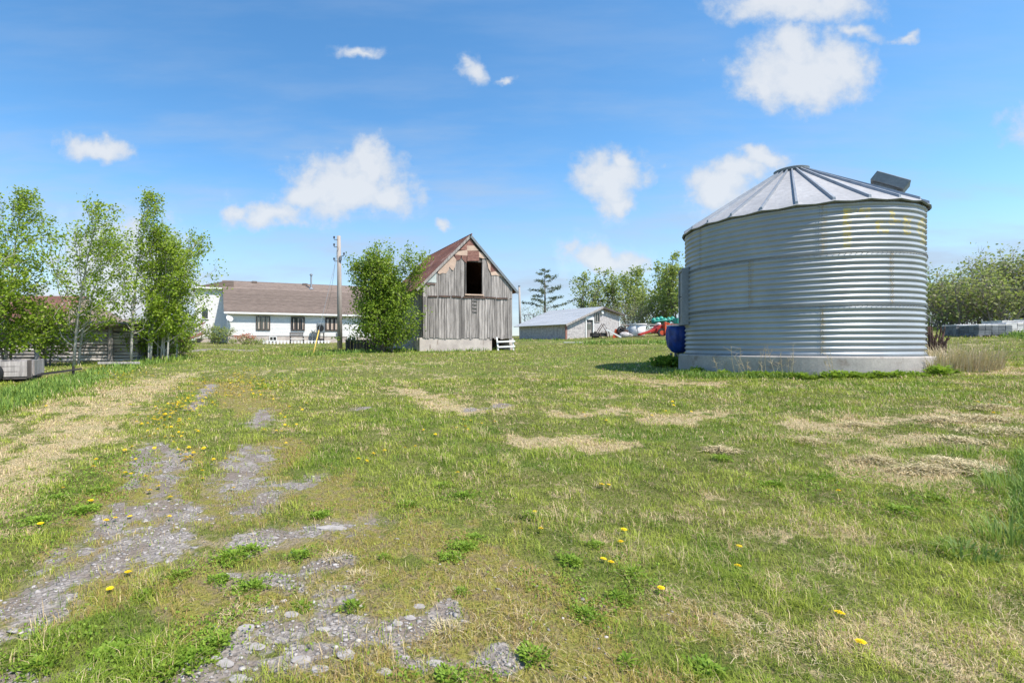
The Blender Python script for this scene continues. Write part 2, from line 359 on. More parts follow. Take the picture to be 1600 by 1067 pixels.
M['brick'] = surf('faded_brick_paper', (.36, .19, .15), (.22, .10, .085), 5, (1, 1, 3), .9)
M['whitesheet'] = surf('pale_sheet', (.52, .56, .54), (.40, .43, .42), 3, None, .8)
M['soil'] = surf('dry_soil', (.25, .20, .16), (.16, .125, .10), 6, None, 1, bmp=.8)
M['yellow'] = surf('yellow_plastic', (.72, .50, .12), (.64, .44, .10), 3, None, .5)
M['blockgrey'] = surf('charcoal_block', (.20, .205, .215), (.15, .155, .165), 4, None, .9)
M['blockpale'] = surf('pale_block', (.64, .60, .58), (.52, .49, .475), 4, None, .9)
M['rock'] = surf('field_stone', (.42, .36, .32), (.32, .27, .24), 4, None, .95)
M['gravelstone'] = surf('gravel_stone', (.39, .355, .33), (.27, .245, .23), 14, None, .95, bmp=.3)
M['bark'] = surf('grey_bark', (.22, .19, .165), (.13, .11, .095), 5, (2, 2, .7), .95, bmp=.6)
M['aspenbark'] = surf('pale_aspen_bark', (.50, .47, .42), (.36, .33, .29), 4, (1, 1, .6), .85, spots=(.08, .07, .06), spot_scale=5, spot_range=(.62, .68), spot_stretch=(1, 1, 3))
M['polewood'] = surf('pole_wood', (.42, .37, .33), (.29, .25, .22), 2, (8, 8, .4), .9)
M['flowerred'] = surf('pink_flowers', (.48, .20, .14), (.34, .13, .10), 14, None, .9)
M['black'] = surf('black_plastic', (.02, .02, .022), (.015, .015, .016), 4, None, .5)
M['glass'], _nt, _b = newmat('window_glass'); _b.inputs['Base Color'].default_value = (.03, .035, .04, 1); _b.inputs['Roughness'].default_value = .06; _b.inputs['Specular IOR Level'].default_value = .8
M['curtain'] = surf('curtain_cloth', (.60, .50, .42), (.34, .24, .19), 4, (6, 1, .3), .9)
M['clearglass'], _nt, _b = newmat('window_pane'); _b.inputs['Base Color'].default_value = (.9, .9, .9, 1); _b.inputs['Roughness'].default_value = .03; _b.inputs['Transmission Weight'].default_value = 1; _b.inputs['IOR'].default_value = 1.05
M['aspenleaf'] = leafmat('aspen_leaves', (.19, .30, .022), (.38, .49, .05), (.46, .52, .13), .5)
M['bushleaf'] = leafmat('bush_leaves', (.15, .25, .02), (.32, .42, .045), (.42, .46, .14), .46)
M['farleaf'] = leafmat('far_tree_leaves', (.23, .29, .075), (.37, .42, .12), (.42, .41, .21), .48)
M['willowleaf'] = leafmat('willow_leaves', (.24, .28, .085), (.38, .40, .14), (.43, .39, .24), .45)
M['sprucelef'] = leafmat('spruce_needles', (.07, .095, .055), (.15, .17, .09), None, .15)
M['weedleaf'] = leafmat('weed_leaves', (.13, .235, .02), (.30, .42, .055), None, .4)
M['drygrass'] = leafmat('dry_grass', (.46, .36, .22), (.62, .50, .34), None, .25)
M['haygrass'] = leafmat('old_hay', (.42, .34, .19), (.68, .56, .34), None, .15)
M['greengrass'] = leafmat('long_grass', (.14, .22, .05), (.27, .36, .11), None, .4)
M['petal'] = leafmat('dandelion_yellow', (.86, .60, .008), (.92, .68, .02), None, .12)
M['twig'] = surf('bare_twig', (.26, .22, .19), (.18, .15, .13), 6, None, .95, bmp=0)

# bin wall: galvanised sheet with faded yellow paint and rust streaks held in vertex masks
m, nt, b = newmat('corrugated_galvanised')
f = nramp(nt, nnoise(nt, .9, stretch=(1, 1, .5)), .3, .7); c = nmix(nt, f, (.365, .38, .395), (.29, .305, .32))
fn = nnoise(nt, 30, detail=3); c = nmix(nt, .25, c, nmix(nt, fn, (.6, .6, .6), (1.2, 1.2, 1.2)), 'MULTIPLY')
st = nattr(nt, 'stain')['Color']; spn = N(nt, 'ShaderNodeSeparateColor'); nt.links.new(st, spn.inputs[0])
grime = nmath(nt, 'MULTIPLY', nramp(nt, nnoise(nt, 1.1, detail=6), .45, .75), spn.outputs[2])
c = nmix(nt, nmath(nt, 'MULTIPLY', grime, .6), c, (.20, .20, .195)); c = nmix(nt, nmath(nt, 'MULTIPLY', spn.outputs[2], .28), c, (.27, .285, .30))
patch = nramp(nt, nnoise(nt, 9, detail=5, rough=.7), .36, .62)
c = nmix(nt, nmath(nt, 'MULTIPLY', nmath(nt, 'MULTIPLY', spn.outputs[0], patch), .95), c, (.55, .42, .12))
c = nmix(nt, nmath(nt, 'MULTIPLY', spn.outputs[1], nramp(nt, nnoise(nt, 16), .4, .65)), c, (.34, .26, .15))
setin(nt, b.inputs['Base Color'], c); b.inputs['Metallic'].default_value = .15; b.inputs['Roughness'].default_value = .5
setin(nt, b.inputs['Roughness'], nmath(nt, 'ADD', nmath(nt, 'MULTIPLY', f, .12), .38))
M['binwall'] = m

# ground
m, nt, b = newmat('yard_ground')
co = N(nt, 'ShaderNodeTexCoord').outputs['Object']
mk = nattr(nt, 'mask')['Color']; sp = N(nt, 'ShaderNodeSeparateColor'); nt.links.new(mk, sp.inputs[0])
mk2 = nattr(nt, 'mask2')['Color']; sp2 = N(nt, 'ShaderNodeSeparateColor'); nt.links.new(mk2, sp2.inputs[0])
nA = nnoise(nt, 3, co, 6, .6); nB = nnoise(nt, 40, co, 4, .7); nC = nnoise(nt, .35, co, 4, .5); nD = nnoise(nt, 11, co, 5, .65)
c = nmix(nt, nramp(nt, nA, .3, .7), (.085, .095, .024), (.175, .165, .05))
c = nmix(nt, nramp(nt, nC, .35, .65), c, nmix(nt, nA, (.11, .135, .028), (.17, .18, .05)))
c = nmix(nt, nmath(nt, 'MULTIPLY', nramp(nt, nD, .48, .66), .55), c, (.27, .21, .12))
def edge(a, n, k=.7): return nramp(nt, nmath(nt, 'ADD', a, nmath(nt, 'MULTIPLY', nmath(nt, 'SUBTRACT', n, .5), k)), .3, .7)
c = nmix(nt, nmath(nt, 'MULTIPLY', sp2.outputs[0], .6), c, (.095, .16, .022))
c = nmix(nt, nmath(nt, 'MULTIPLY', edge(sp.outputs[1], nD, 1.1), .7), c, nmix(nt, nB, (.38, .285, .165), (.62, .49, .31)))
c = nmix(nt, nmath(nt, 'MULTIPLY', edge(sp.outputs[2], nD), .85), c, nmix(nt, nramp(nt, nD, .4, .62), (.24, .22, .05), (.22, .17, .09)))
c = nmix(nt, nmath(nt, 'MULTIPLY', edge(sp2.outputs[2], nD, .9), .75), c, nmix(nt, nB, (.19, .15, .105), (.34, .28, .215)))
vo = N(nt, 'ShaderNodeTexVoronoi'); vo.inputs['Scale'].default_value = 42; nt.links.new(co, vo.inputs['Vector'])
vr = N(nt, 'ShaderNodeSeparateColor'); nt.links.new(vo.outputs['Color'], vr.inputs[0])
gc = nmix(nt, vr.outputs[0], (.20, .172, .15), (.37, .33, .30)); gc = nmix(nt, nramp(nt, nA, .42, .62), gc, (.215, .175, .145))
gm = edge(sp.outputs[0], nB, .8); c = nmix(nt, gm, c, gc)
c = nmix(nt, .6, c, nmix(nt, nB, (.45, .45, .45), (1.4, 1.4, 1.4)), 'MULTIPLY')
setin(nt, b.inputs['Base Color'], c); b.inputs['Roughness'].default_value = .95; b.inputs['Specular IOR Level'].default_value = .15
hgt = nmath(nt, 'ADD', nmath(nt, 'MULTIPLY', nB, 1.0), nmath(nt, 'MULTIPLY', vo.outputs['Distance'], .6))
bump(nt, b, hgt, .8, .03); M['ground'] = m
m, nt, b = newmat('grass_blades')
bc = nattr(nt, 'bcol')['Color']; setin(nt, b.inputs['Base Color'], bc); b.inputs['Roughness'].default_value = .55; b.inputs['Specular IOR Level'].default_value = .25
tr = N(nt, 'ShaderNodeBsdfTranslucent'); setin(nt, tr.inputs[0], bc); mx = N(nt, 'ShaderNodeMixShader'); mx.inputs[0].default_value = .28
nt.links.new(b.outputs[0], mx.inputs[1]); nt.links.new(tr.outputs[0], mx.inputs[2]); nt.links.new(mx.outputs[0], nt.nodes['Material Output'].inputs[0]); M['blade'] = m

# ------------------------------------------------------------------ helpers: big numpy meshes
def npmesh(name, V, quads, smooth=False):
    me = bpy.data.meshes.new(name); k = quads.shape[1]
    me.vertices.add(len(V)); me.vertices.foreach_set('co', np.ascontiguousarray(V, np.float32).ravel())
    me.loops.add(quads.size); me.loops.foreach_set('vertex_index', np.ascontiguousarray(quads, np.int32).ravel())
    me.polygons.add(len(quads)); me.polygons.foreach_set('loop_start', np.arange(0, quads.size, k, dtype=np.int32))
    if smooth: me.polygons.foreach_set('use_smooth', np.ones(len(quads), bool))
    me.update(calc_edges=True); return me
def colattr(me, name, C, dom='POINT'):
    a = me.attributes.new(name, 'FLOAT_COLOR', dom); C4 = np.ones((len(C), 4), np.float32); C4[:, :3] = C; a.data.foreach_set('color', C4.ravel())
def fattr(me, name, v, dom='POINT'):
    a = me.attributes.new(name, 'FLOAT', dom); a.data.foreach_set('value', np.ascontiguousarray(v, np.float32))
def unit(a): return a / (np.linalg.norm(a, axis=1, keepdims=True) + 1e-9)
def leaves_mesh(name, P, size, nrm_bias, rg, drift=(0, 0, 0), aspect=.75):
    """rhombic leaves at points P: arrays of quads with a random value per leaf"""
    n = len(P); d = unit(rg.normal(size=(n, 3)) + np.array(drift)); nn = unit(rg.normal(size=(n, 3)) * .8 + nrm_bias)
    s = unit(np.cross(d, nn)); L = size * rg.uniform(.65, 1.25, (n, 1)); w = L * aspect * .5
    V = np.stack([P, P + d * L * .5 + s * w, P + d * L, P + d * L * .5 - s * w], 1).reshape(-1, 3)
    Q = np.arange(4 * n).reshape(n, 4); me = npmesh(name, V, Q); return me
def set_rand(me, v): fattr(me, 'rand', np.repeat(v, 4) if len(v) * 4 == len(me.vertices) else v)

def blades_mesh(name, P, h, w, lean, az, col=None, rnd_v=None):
    """curved tapering grass blades: 5 vertices, one quad + one triangle written as two quads"""
    n = len(P); fx = np.stack([np.cos(az), np.sin(az), np.zeros(n)], 1); sd = np.stack([-np.sin(az), np.cos(az), np.zeros(n)], 1)
    up = np.array([0, 0, 1.0]); h = h[:, None]; w = w[:, None]; ln = lean[:, None]
    mid = P + up * h * .55 + fx * h * ln * .3; tip = P + up * h * (1 - .35 * np.minimum(ln, 1.5)) + fx * h * ln
    V = np.stack([P - sd * w * .5, P + sd * w * .5, mid + sd * w * .42, mid - sd * w * .42, tip + sd * w * .06, tip - sd * w * .06], 1).reshape(-1, 3)
    i = np.arange(n)[:, None] * 6
    Q = np.concatenate([i + np.array([[0, 1, 2, 3]]), i + np.array([[3, 2, 4, 5]])], 0)
    me = npmesh(name, V, Q)
    if col is not None: colattr(me, 'bcol', np.repeat(col, 6, 0))
    if rnd_v is not None: fattr(me, 'rand', np.repeat(rnd_v, 6))
    return me

# ================================================================== SETTING: ground
ys = np.concatenate([np.arange(-4, 1.4, .4), np.geomspace(1.4, 14, 230), np.geomspace(14.3, 62, 90), np.geomspace(66, 3000, 22)])
xf = np.concatenate([np.arange(0, 5, .045), np.geomspace(5, 45, 150), np.geomspace(49, 3000, 16)])
xs = np.concatenate([-xf[::-1], xf[1:]])
GX, GY = np.meshgrid(xs, ys); GZ = ground(GX, GY)
far = sstep(70, 400, np.hypot(GX, GY)); GZ = GZ * (1 - far) + 1.9 * far
near = np.hypot(GX, GY) < 60
GZ = GZ + near * ((fbm(GX * 1.3, GY * 1.3, 5) - .5) * .07 + (fbm(GX * 5, GY * 5, 8) - .5) * .03) * sstep(60, 40, np.hypot(GX, GY))
mkd = masks(GX, GY)
nx = len(xs); idx = np.arange(len(ys) * nx).reshape(len(ys), nx)
Q = np.stack([idx[:-1, :-1], idx[:-1, 1:], idx[1:, 1:], idx[1:, :-1]], -1).reshape(-1, 4)
me = npmesh('ground', np.stack([GX, GY, GZ], -1).reshape(-1, 3), Q, True)
colattr(me, 'mask', np.stack([mkd['gravel'], mkd['dry'], mkd['moss']], -1).reshape(-1, 3))
colattr(me, 'mask2', np.stack([np.maximum(mkd['lush'], mkd['tall']), mkd['tall'], mkd['soil']], -1).reshape(-1, 3))
tag(link('ground', me, M['ground']), kind='structure')
def gnd(x, y):
    z = ground(x, y); return z + ((fbm(np.asarray(x) * 1.3, np.asarray(y) * 1.3, 5) - .5) * .07 + (fbm(np.asarray(x) * 5, np.asarray(y) * 5, 8) - .5) * .03)
def g1(x, y): return float(gnd(np.array([x], float), np.array([y], float))[0])

# footprints where no grass may grow (concrete pad, buildings, wagon wheels)
BC = np.array([12.19, 14.52]); BR = 2.7
def clear_of(X, Y):
    k = np.hypot(X - BC[0], Y - BC[1]) > BR * 1.09
    for ox, oy, ps, w, d in FOOT:
        lx = (X - ox) * math.cos(ps) + (Y - oy) * math.sin(ps); ly = -(X - ox) * math.sin(ps) + (Y - oy) * math.cos(ps)
        k &= ~((lx > 0) & (lx < w) & (ly > 0) & (ly < d))
    return k
FOOT = [(2.39, 30.2, R(15), 6.3, 7.6), (-14.5, 45, R(20), 17, 9), (15.74, 42, R(30), 7.7, 5.5)]

# ================================================================== grass (stuff)
def scatter(n, y0, y1, power):
    """points in the yard in front of the camera, denser close by"""
    uu = rng.random(n); a = power + 1
    Y = (y0 ** a + uu * (y1 ** a - y0 ** a)) ** (1 / a); X = rng.uniform(-1.02, 1.55, n) * Y
    return X, Y
def grass_cols(mk, n):
    g1_, g2_ = np.array([.115, .18, .014]), np.array([.42, .465, .068])
    t = np.clip(rng.random((n, 1)) * .55 + sstep(.30, .70, mk['n5'])[:, None] * .65 - .1, 0, 1); c = g1_ * (1 - t) + g2_ * t
    c = c * (1 - .45 * mk['lush'][:, None]) + .45 * mk['lush'][:, None] * np.array([.15, .27, .018])
    dryp = np.clip(mk['dry'] * .62 + .08 + .9 * (mk['n2'] - .5), 0, .88); isd = (rng.random(n) < dryp)[:, None]
    t = rng.random((n, 1)); dc = np.array([.40, .29, .14]) * (1 - t) + np.array([.80, .63, .37]) * t
    c = np.where(isd, dc, c)
    ism = (rng.random(n) < mk['moss'] * .75)[:, None]
    mc = np.array([.37, .33, .05]) * (1 - t) + np.array([.38, .24, .11]) * t
    return np.where(ism, mc, c)
parts = []
for n, y0, y1, pw, hs, wmin in ((440000, 1.5, 14, -.45, 1.0, .0028), (130000, 12, 36, -.2, 1.15, .008), (30000, 30, 58, 0, 1.5, .02)):
    X, Y = scatter(n, y0, y1, pw); mk = masks(X, Y)
    keep = rng.random(n) > np.clip(mk['gravel'] * 1.15 + mk['moss'] * .2 + mk['soil'] * .25, 0, .92)
    keep &= clear_of(X, Y); X, Y = X[keep], Y[keep]; mk = {k: v_[keep] for k, v_ in mk.items()}; k = len(X)
    h = rng.uniform(.022, .06, k) * (1 + .55 * mk['lush']) * (1 - .4 * mk['moss']) * (1 - .35 * mk['dry']) * hs * (.55 + 1.35 * sstep(.25, .75, mk['n5'] * .5 + mk['n2'] * .5))
    tl = mk['tall'] * (rng.random(k) < .8); h = h * (1 - tl) + tl * rng.uniform(.08, .22, k) * (1 + .5 * (Y > 20))
    w = np.maximum(wmin, Y * .00085) * rng.uniform(.7, 1.4, k) * (1 + .5 * tl)
    P = np.stack([X, Y, gnd(X, Y) - .006], 1)
    mk['dry'] = mk['dry'] * (1 if y1 < 20 else .4); c = grass_cols(mk, k); c = np.where((tl > .5)[:, None] & (rng.random(k) < .8)[:, None], np.array([.17, .26, .05]) * rng.uniform(.8, 1.5, (k, 1)), c)
    parts.append((P, h, w, rng.uniform(.15, 1.3, k) * (1 - .45 * tl), rng.uniform(0, 6.283, k), c))
me = blades_mesh('grass', *[np.concatenate([p[i] for p in parts]) for i in range(6)])
tag(link('grass', me, M['blade']), 'short mown grass with lush and straw coloured patches over the yard', 'grass', kind='stuff')

# low broad-leaved ground cover (clover, plantain) in the lush spots
LUSH = [([(-30, 830), (80, 800), (190, 760)], .35), ([(-60, 860), (60, 840)], .25), ([(200, 1060), (300, 1010), (345, 985)], .2), ([(330, 890), (400, 860)], .14), ([(690, 880), (735, 840)], .1), ([(880, 880), (930, 970)], .16), ([(60, 780), (200, 720)], .4), ([(630, 790), (760, 780)], .25), ([(350, 915), (420, 905)], .1), ([(440, 870), (500, 865)], .08), ([(460, 810), (520, 800)], .1), ([(1380, 800), (1500, 780)], .3), ([(960, 930), (1000, 900)], .14), ([(1190, 770), (1320, 745)], .25), ([(640, 1060), (760, 1065)], .08), ([(0, 1040), (130, 1000)], .15)]
X, Y = scatter(190000, 1.6, 11, -.6); mk = masks(X, Y); L_ = np.full(X.shape, -3.0)
for p_, w_ in LUSH: L_ = np.maximum(L_, stroke(X, Y, p_, w_ * 1.5))
pr = sstep(.0, .8, L_ + (mk['n2'] - .5) * 2.2 + (mk['n1'] - .5)) * .9 + sstep(.62, .74, mk['n2']) * .30 * (1 - mk['dry'])
keep = (rng.random(len(X)) < pr * (1 - .6 * mk['gravel'])) & clear_of(X, Y); X, Y = X[keep], Y[keep]; k = len(X)
me = leaves_mesh('ground_leaves', np.stack([X, Y, gnd(X, Y) + rng.uniform(.008, .045, k)], 1), np.maximum(.017, .0042 * Y)[:, None], np.array([0, -.1, 1.1]), rng, (0, 0, .25), .75); set_rand(me, np.clip(rng.normal(.5, .3, k), 0, 1))
tag(link('ground_leaves', me, M['weedleaf']), 'low broad leaved clover growing through the grass', 'ground cover', kind='stuff')

# straw thatch lying on the ground in the dry patches
X, Y = scatter(60000, 1.6, 14, -.4); mk = masks(X, Y); keep = (rng.random(len(X)) < np.clip(mk['dry'] * .8 + .05, 0, 1) * (1 - mk['gravel'])) & clear_of(X, Y); X, Y = X[keep], Y[keep]; k = len(X)
me = blades_mesh('straw_litter', np.stack([X, Y, gnd(X, Y) + .008], 1), rng.uniform(.008, .03, k), np.maximum(.0026, Y * .0007), rng.uniform(2.5, 5, k), rng.uniform(0, 6.283, k), None, rng.random(k))
tag(link('straw_litter', me, M['haygrass']), 'dead straw clippings lying over the mown grass', 'straw', kind='stuff')

# gravel stones (stuff)
ico = bmesh.new(); bmesh.ops.create_icosphere(ico, subdivisions=1, radius=1)
iv = np.array([v_.co[:] for v_ in ico.verts]); itf = np.array([[v_.index for v_ in f_.verts] for f_ in ico.faces]); ico.free()
X, Y = scatter(90000, 1.7, 12, -.75); mk = masks(X, Y); keep = rng.random(len(X)) < mk['gravel'] * .6 + mk['moss'] * .025; X, Y = X[keep][:16000], Y[keep][:16000]; k = len(X)
s = rng.gamma(2.0, .0030, k).clip(.003, .022)[:, None, None]
V = iv[None] * (1 + rng.uniform(-.4, .4, (k, len(iv), 1))) * s * np.stack([rng.uniform(.7, 1.5, k), rng.uniform(.7, 1.3, k), rng.uniform(.3, .6, k)], 1)[:, None, :]
V = V + np.stack([X, Y, gnd(X, Y) + .002], 1)[:, None, :]
me = npmesh('gravel', V.reshape(-1, 3), (itf[None] + np.arange(k)[:, None, None] * len(iv)).reshape(-1, 3))
fattr(me, 'tint', np.repeat(rng.uniform(.7, 1.35, k), len(iv)))
tag(link('gravel', me, M['gravelstone']), 'grey crushed gravel showing through the worn driveway', 'gravel', kind='stuff')

# ================================================================== grain bin
Hs = [-.092, .383, .861, 1.33]; ZB = [EYE + h * BR for h in Hs]
gb = thing('grain_bin', 'large round corrugated steel grain bin with pale cone roof on a concrete base', 'grain bin', (BC[0], BC[1], ZB[0]))
NS = 720
def pix_az(px, r=BR):
    """angle round the bin of the near wall point seen at this pixel column"""
    t = (px - XP) / F; a = 1 + t * t; b_ = -2 * (t * BC[0] + BC[1]); c_ = BC @ BC - r * r; Yy = (-b_ - math.sqrt(max(b_ * b_ - 4 * a * c_, 0))) / (2 * a)
    return math.atan2(Yy - BC[1], t * Yy - BC[0]), Yy
def stain_at(A, Z, items):
    s = np.zeros(A.shape)
    for x0, x1, ytop, ybot in items:
        a0, Y0 = pix_az(x0); a1, _ = pix_az(x1); zt = EYE + (YH - ytop) * Y0 / F; zb = EYE + (YH - ybot) * Y0 / F
        am, ah = (a0 + a1) / 2, abs(a1 - a0) / 2 + .004
        s = np.maximum(s, (np.abs(A - am) < ah) * (Z < zt) * (Z > zb))
    return s
# faded yellow lettering high on the sunlit side (one tall stroke with a bar, then three small worn letters)
LET = [(1318, 1329, 325, 388), (1329, 1338, 325, 332), (1344, 1359, 325, 331), (1354, 1360, 331, 340), (1370, 1388, 356, 364), (1369, 1374, 345, 360), (1372, 1385, 344, 348), (1392, 1398, 328, 352), (1389, 1406, 343, 347),
       (1412, 1422, 337, 366), (1418, 1428, 337, 342), (1434, 1438, 345, 366), (1440, 1446, 340, 382)]
SEAMS = [[1096, 1265], [1170, 1393], [1078, 1285]]
SEAMPX = {0: (1285,), 1: (1172, 1393), 2: (1095, 1287)}
SEAMANG = {}
for ring in range(3):
    z0, z1 = ZB[ring] - ZB[0], ZB[ring + 1] - ZB[0]; nz = 9 * 8 + 1
    zz = np.linspace(z0, z1, nz); ph = (zz - z0) / (z1 - z0) * 9 * 2 * math.pi
    rr = BR - .005 + .0195 * np.sin(ph - .6) + (.007 if ring % 2 else 0)
    a = np.linspace(0, 2 * math.pi, NS, endpoint=False); aa = np.where(a > math.pi, a - 2 * math.pi, a)
    A, Z = np.meshgrid(aa, zz + ZB[0]); Rr = np.repeat(rr[:, None], NS, 1)
    dent = (fbm(A * 3 + 20, Z * .8, 44, 3) - .5) * .012; Rr = Rr + dent
    V = np.stack([Rr * np.cos(A), Rr * np.sin(A), Z - ZB[0]], -1).reshape(-1, 3)
    ii = np.arange(nz * NS).reshape(nz, NS); j2 = np.roll(ii, -1, 1)
    Q = np.stack([ii[:-1], j2[:-1], j2[1:], ii[1:]], -1).reshape(-1, 4)
    me = npmesh('wall_ring', V, Q, True)
    y_ = stain_at(A, Z, LET) * .95 if ring == 2 else np.zeros(A.shape)
    ru = np.zeros(A.shape)
    for px in SEAMPX[ring]:
        a0, _ = pix_az(px); ru = np.maximum(ru, np.maximum(.95 * (np.abs(A - a0) < .0065), .5 * (np.abs(A - a0 - .004) < .022)))
    base_ = pix_az(SEAMPX[ring][0])[0]; step_ = abs(pix_az(1393)[0] - pix_az(1172)[0]); pi_ = np.floor(((A - base_) % (2 * math.pi)) / step_).astype(int); gr = np.random.default_rng(30 + ring).uniform(.15, 1, 40)[pi_]
    colattr(me, 'stain', np.stack([y_, ru, gr], -1).reshape(-1, 3))
    w_ = link('wall_ring', me, M['binwall'], gb)
# seam lines, bolts
sb = MB(); bo = MB()
for ring in range(3):
    z0, z1 = ZB[ring] - ZB[0], ZB[ring + 1] - ZB[0]
    base = pix_az(SEAMPX[ring][0])[0]; step = abs(pix_az(1393)[0] - pix_az(1172)[0])
    for k in range(int(2 * math.pi / step)):
        an = base + k * step; c_, s_ = math.cos(an), math.sin(an)
        for q in range(18):
            z = z0 + (q + .5) / 18 * (z1 - z0); rq = BR + .022
            for da in (-.010, .010):
                bo.ico((rq * math.cos(an + da), rq * math.sin(an + da), z), .012, 1, 0)
    if ring:
        for k in range(150):
            an = k / 150 * 2 * math.pi; bo.ico(((BR + .024) * math.cos(an), (BR + .024) * math.sin(an), z0 - .045), .011, 1, 0)
        sb.lathe([(BR + .012, z0 - .012), (BR + .026, z0 - .010), (BR + .028, z0 + .004), (BR + .010, z0 + .006)], 180, caps=False)
bo.build('seam_bolt', M['galvdark'], gb, True)['kind'] = 'stuff'
sb.build('ring_seam', M['galvdark'], gb, True)
skirt = MB(); skirt.lathe([(BR - .05, .0), (BR + .05, .0), (BR + .05, .018), (BR + .012, .022), (BR + .012, .05)], 160, caps=False); skirt.build('bottom_flange', M['galvdark'], gb)
# roof: 24 panels with raised ribs
ze = ZB[3] - ZB[0] + .02; zc = EYE + (541 - 271) * BC[1] / F - ZB[0]; rc = .36; re_ = BR * 1.022
NR = 24; a_first = pix_az(1244.7, re_)[0]
rf = MB(); nA_ = NR * 8
def roofz(r): return zc + (ze - zc) * (r - rc) / (re_ - rc)
V = []; radii = [rc, .9, 1.5, 2.1, re_ - .03, re_ + .03]
for ri, r in enumerate(radii):
    for j in range(nA_):
        t = j / 8; ph = abs((t % 1) - .5) * 2; an = a_first + t * 2 * math.pi / NR
        z = roofz(r) - (1 - ph ** 2) * .018 * r / re_ + (ph - .5) * .02 * (r > re_ - .1)
        if ri >= 5: z -= .01
        V.append((r * math.cos(an), r * math.sin(an), z))
Fc = [(i * nA_ + j, i * nA_ + (j + 1) % nA_, (i + 1) * nA_ + (j + 1) % nA_, (i + 1) * nA_ + j) for i in range(len(radii) - 1) for j in range(nA_)]
rf.add(V, Fc); rfo = rf.build('roof', M['roofwhite'], gb)
ed_ = MB(); b0 = V[-nA_:]; ed_.add(b0 + [(x * .99, y * .99, z - .03) for x, y, z in b0], [(j, (j + 1) % nA_, nA_ + (j + 1) % nA_, nA_ + j) for j in range(nA_)]); ed_.build('eave_edge', M['galvdark'], gb)  # dark sheet colour here stands in for the shade under the roof lip
for k in range(NR):
    an = a_first + k * 2 * math.pi / NR; d = Vector((math.cos(an), math.sin(an), 0)); t = Vector((-d.y, d.x, 0)); rb = MB()
    p0 = d * (rc - .02) + Vector((0, 0, roofz(rc) + .03)); p1 = d * (re_ + .0) + Vector((0, 0, roofz(re_) + .03))
    w0, w1 = .022, .034; hh = .075
    rb.add([p0 - t * w0 - Vector((0, 0, .03)), p0 + t * w0 - Vector((0, 0, .03)), p0 + t * w0 * .7 + Vector((0, 0, hh - .03)), p0 - t * w0 * .7 + Vector((0, 0, hh - .03)),
            p1 - t * w1 - Vector((0, 0, .035)), p1 + t * w1 - Vector((0, 0, .035)), p1 + t * w1 * .7 + Vector((0, 0, hh - .03)), p1 - t * w1 * .7 + Vector((0, 0, hh - .03))],
           [(0, 1, 2, 3), (7, 6, 5, 4), (0, 4, 5, 1), (1, 5, 6, 2), (2, 6, 7, 3), (3, 7, 4, 0)])
    rb.build('roof_rib', M['galv'], gb)
cp = MB(); cp.lathe([(rc - .03, roofz(rc) - .05), (rc + .05, roofz(rc) + .03), (rc + .06, roofz(rc) + .09), (rc - .02, roofz(rc) + .125), (.2, roofz(rc) + .15), (.02, roofz(rc) + .17)], 40)
cp.build('peak_cap', M['galvdark'], gb, False)
# roof vent hood on the right slope
va, vr_ = min(((a_, r_) for a_ in np.linspace(-1.6, .6, 80) for r_ in (1.9,)), key=lambda q: abs((BC[0] + q[1] * math.cos(q[0])) / (BC[1] + q[1] * math.sin(q[0])) - (1397 - XP) / F) + (2 if q[0] > -.2 else 0))
vd = Vector((math.cos(va), math.sin(va), 0)); vz = roofz(vr_); slope = math.atan2(ze - zc, re_ - rc)
Mv = Matrix.Rotation(va, 4, 'Z') @ Matrix.Rotation(-slope, 4, 'Y')
vm = MB(); cv = vd * vr_ + Vector((0, 0, vz)); nrm = Mv @ Vector((0, 0, 1))
vm.box(cv + nrm * .10, (.50, .48, .28), M=Mv); vm.build('vent_neck', M['galvdark'], gb)
vh = MB(); prof = [(-.50, .10), (.50, .10), (.50, .34), (-.50, .34)]
vh.box(cv + nrm * .27, (.74, .70, .25), M=Mv); vh.build('vent_hood', M['galvdark'], gb, bevel=.015)
# door box on the left side
da = pix_az(1074.5, BR)[0] - .10; dl = Vector((math.cos(da), math.sin(da), 0)); Md = Matrix.Rotation(da, 4, 'Z')
zd0, zd1 = EYE + (541 - 509) * 15.9 / F - ZB[0], EYE + (541 - 423) * 15.9 / F - ZB[0]; dm = (zd0 + zd1) / 2; dh = zd1 - zd0
fr = MB(); cc = dl * (BR + .06)
for sy in (-.38, .38): fr.box(cc + Md @ Vector((0, sy, dm)), (.20, .08, dh), M=Md)
for sz in (zd0 + .04, zd1 - .04): fr.box(cc + Md @ Vector((.002, 0, sz)), (.19, .68, .08), M=Md)
fr.build('door_frame', M['galvdark'], gb, bevel=.008)
dr = MB(); dr.box(dl * (BR + .10) + Md @ Vector((0, 0, dm)), (.05, .68, dh - .16), M=Md)
for q in range(3): dr.box(dl * (BR + .13) + Md @ Vector((0, 0, zd0 + .3 + q * .55)), (.02, .66, .05), M=Md)
dro = dr.build('door', M['galvdark'], gb, bevel=.006)
hd = MB(); hd.tube([dl * (BR + .14) + Md @ Vector((0, .25, dm)), dl * (BR + .2) + Md @ Vector((0, .25, dm)), dl * (BR + .2) + Md @ Vector((0, .1, dm))], .012); hd.build('handle', M['iron'], dro)
# concrete pad
zg = [g1(BC[0] + BR * math.cos(q), BC[1] + BR * math.sin(q)) for q in np.linspace(0, 6.28, 16)]
pad = MB(); pad.lathe([(BR * 1.07, min(zg) - .3), (BR * 1.07, ZB[0] - .03), (BR * 1.06, ZB[0] - .003), (.5, ZB[0] - .003)], 120, (BC[0], BC[1], 0))
tag(pad.build('concrete_pad', M['padconcrete']), 'low round concrete base under the grain bin', 'concrete base')

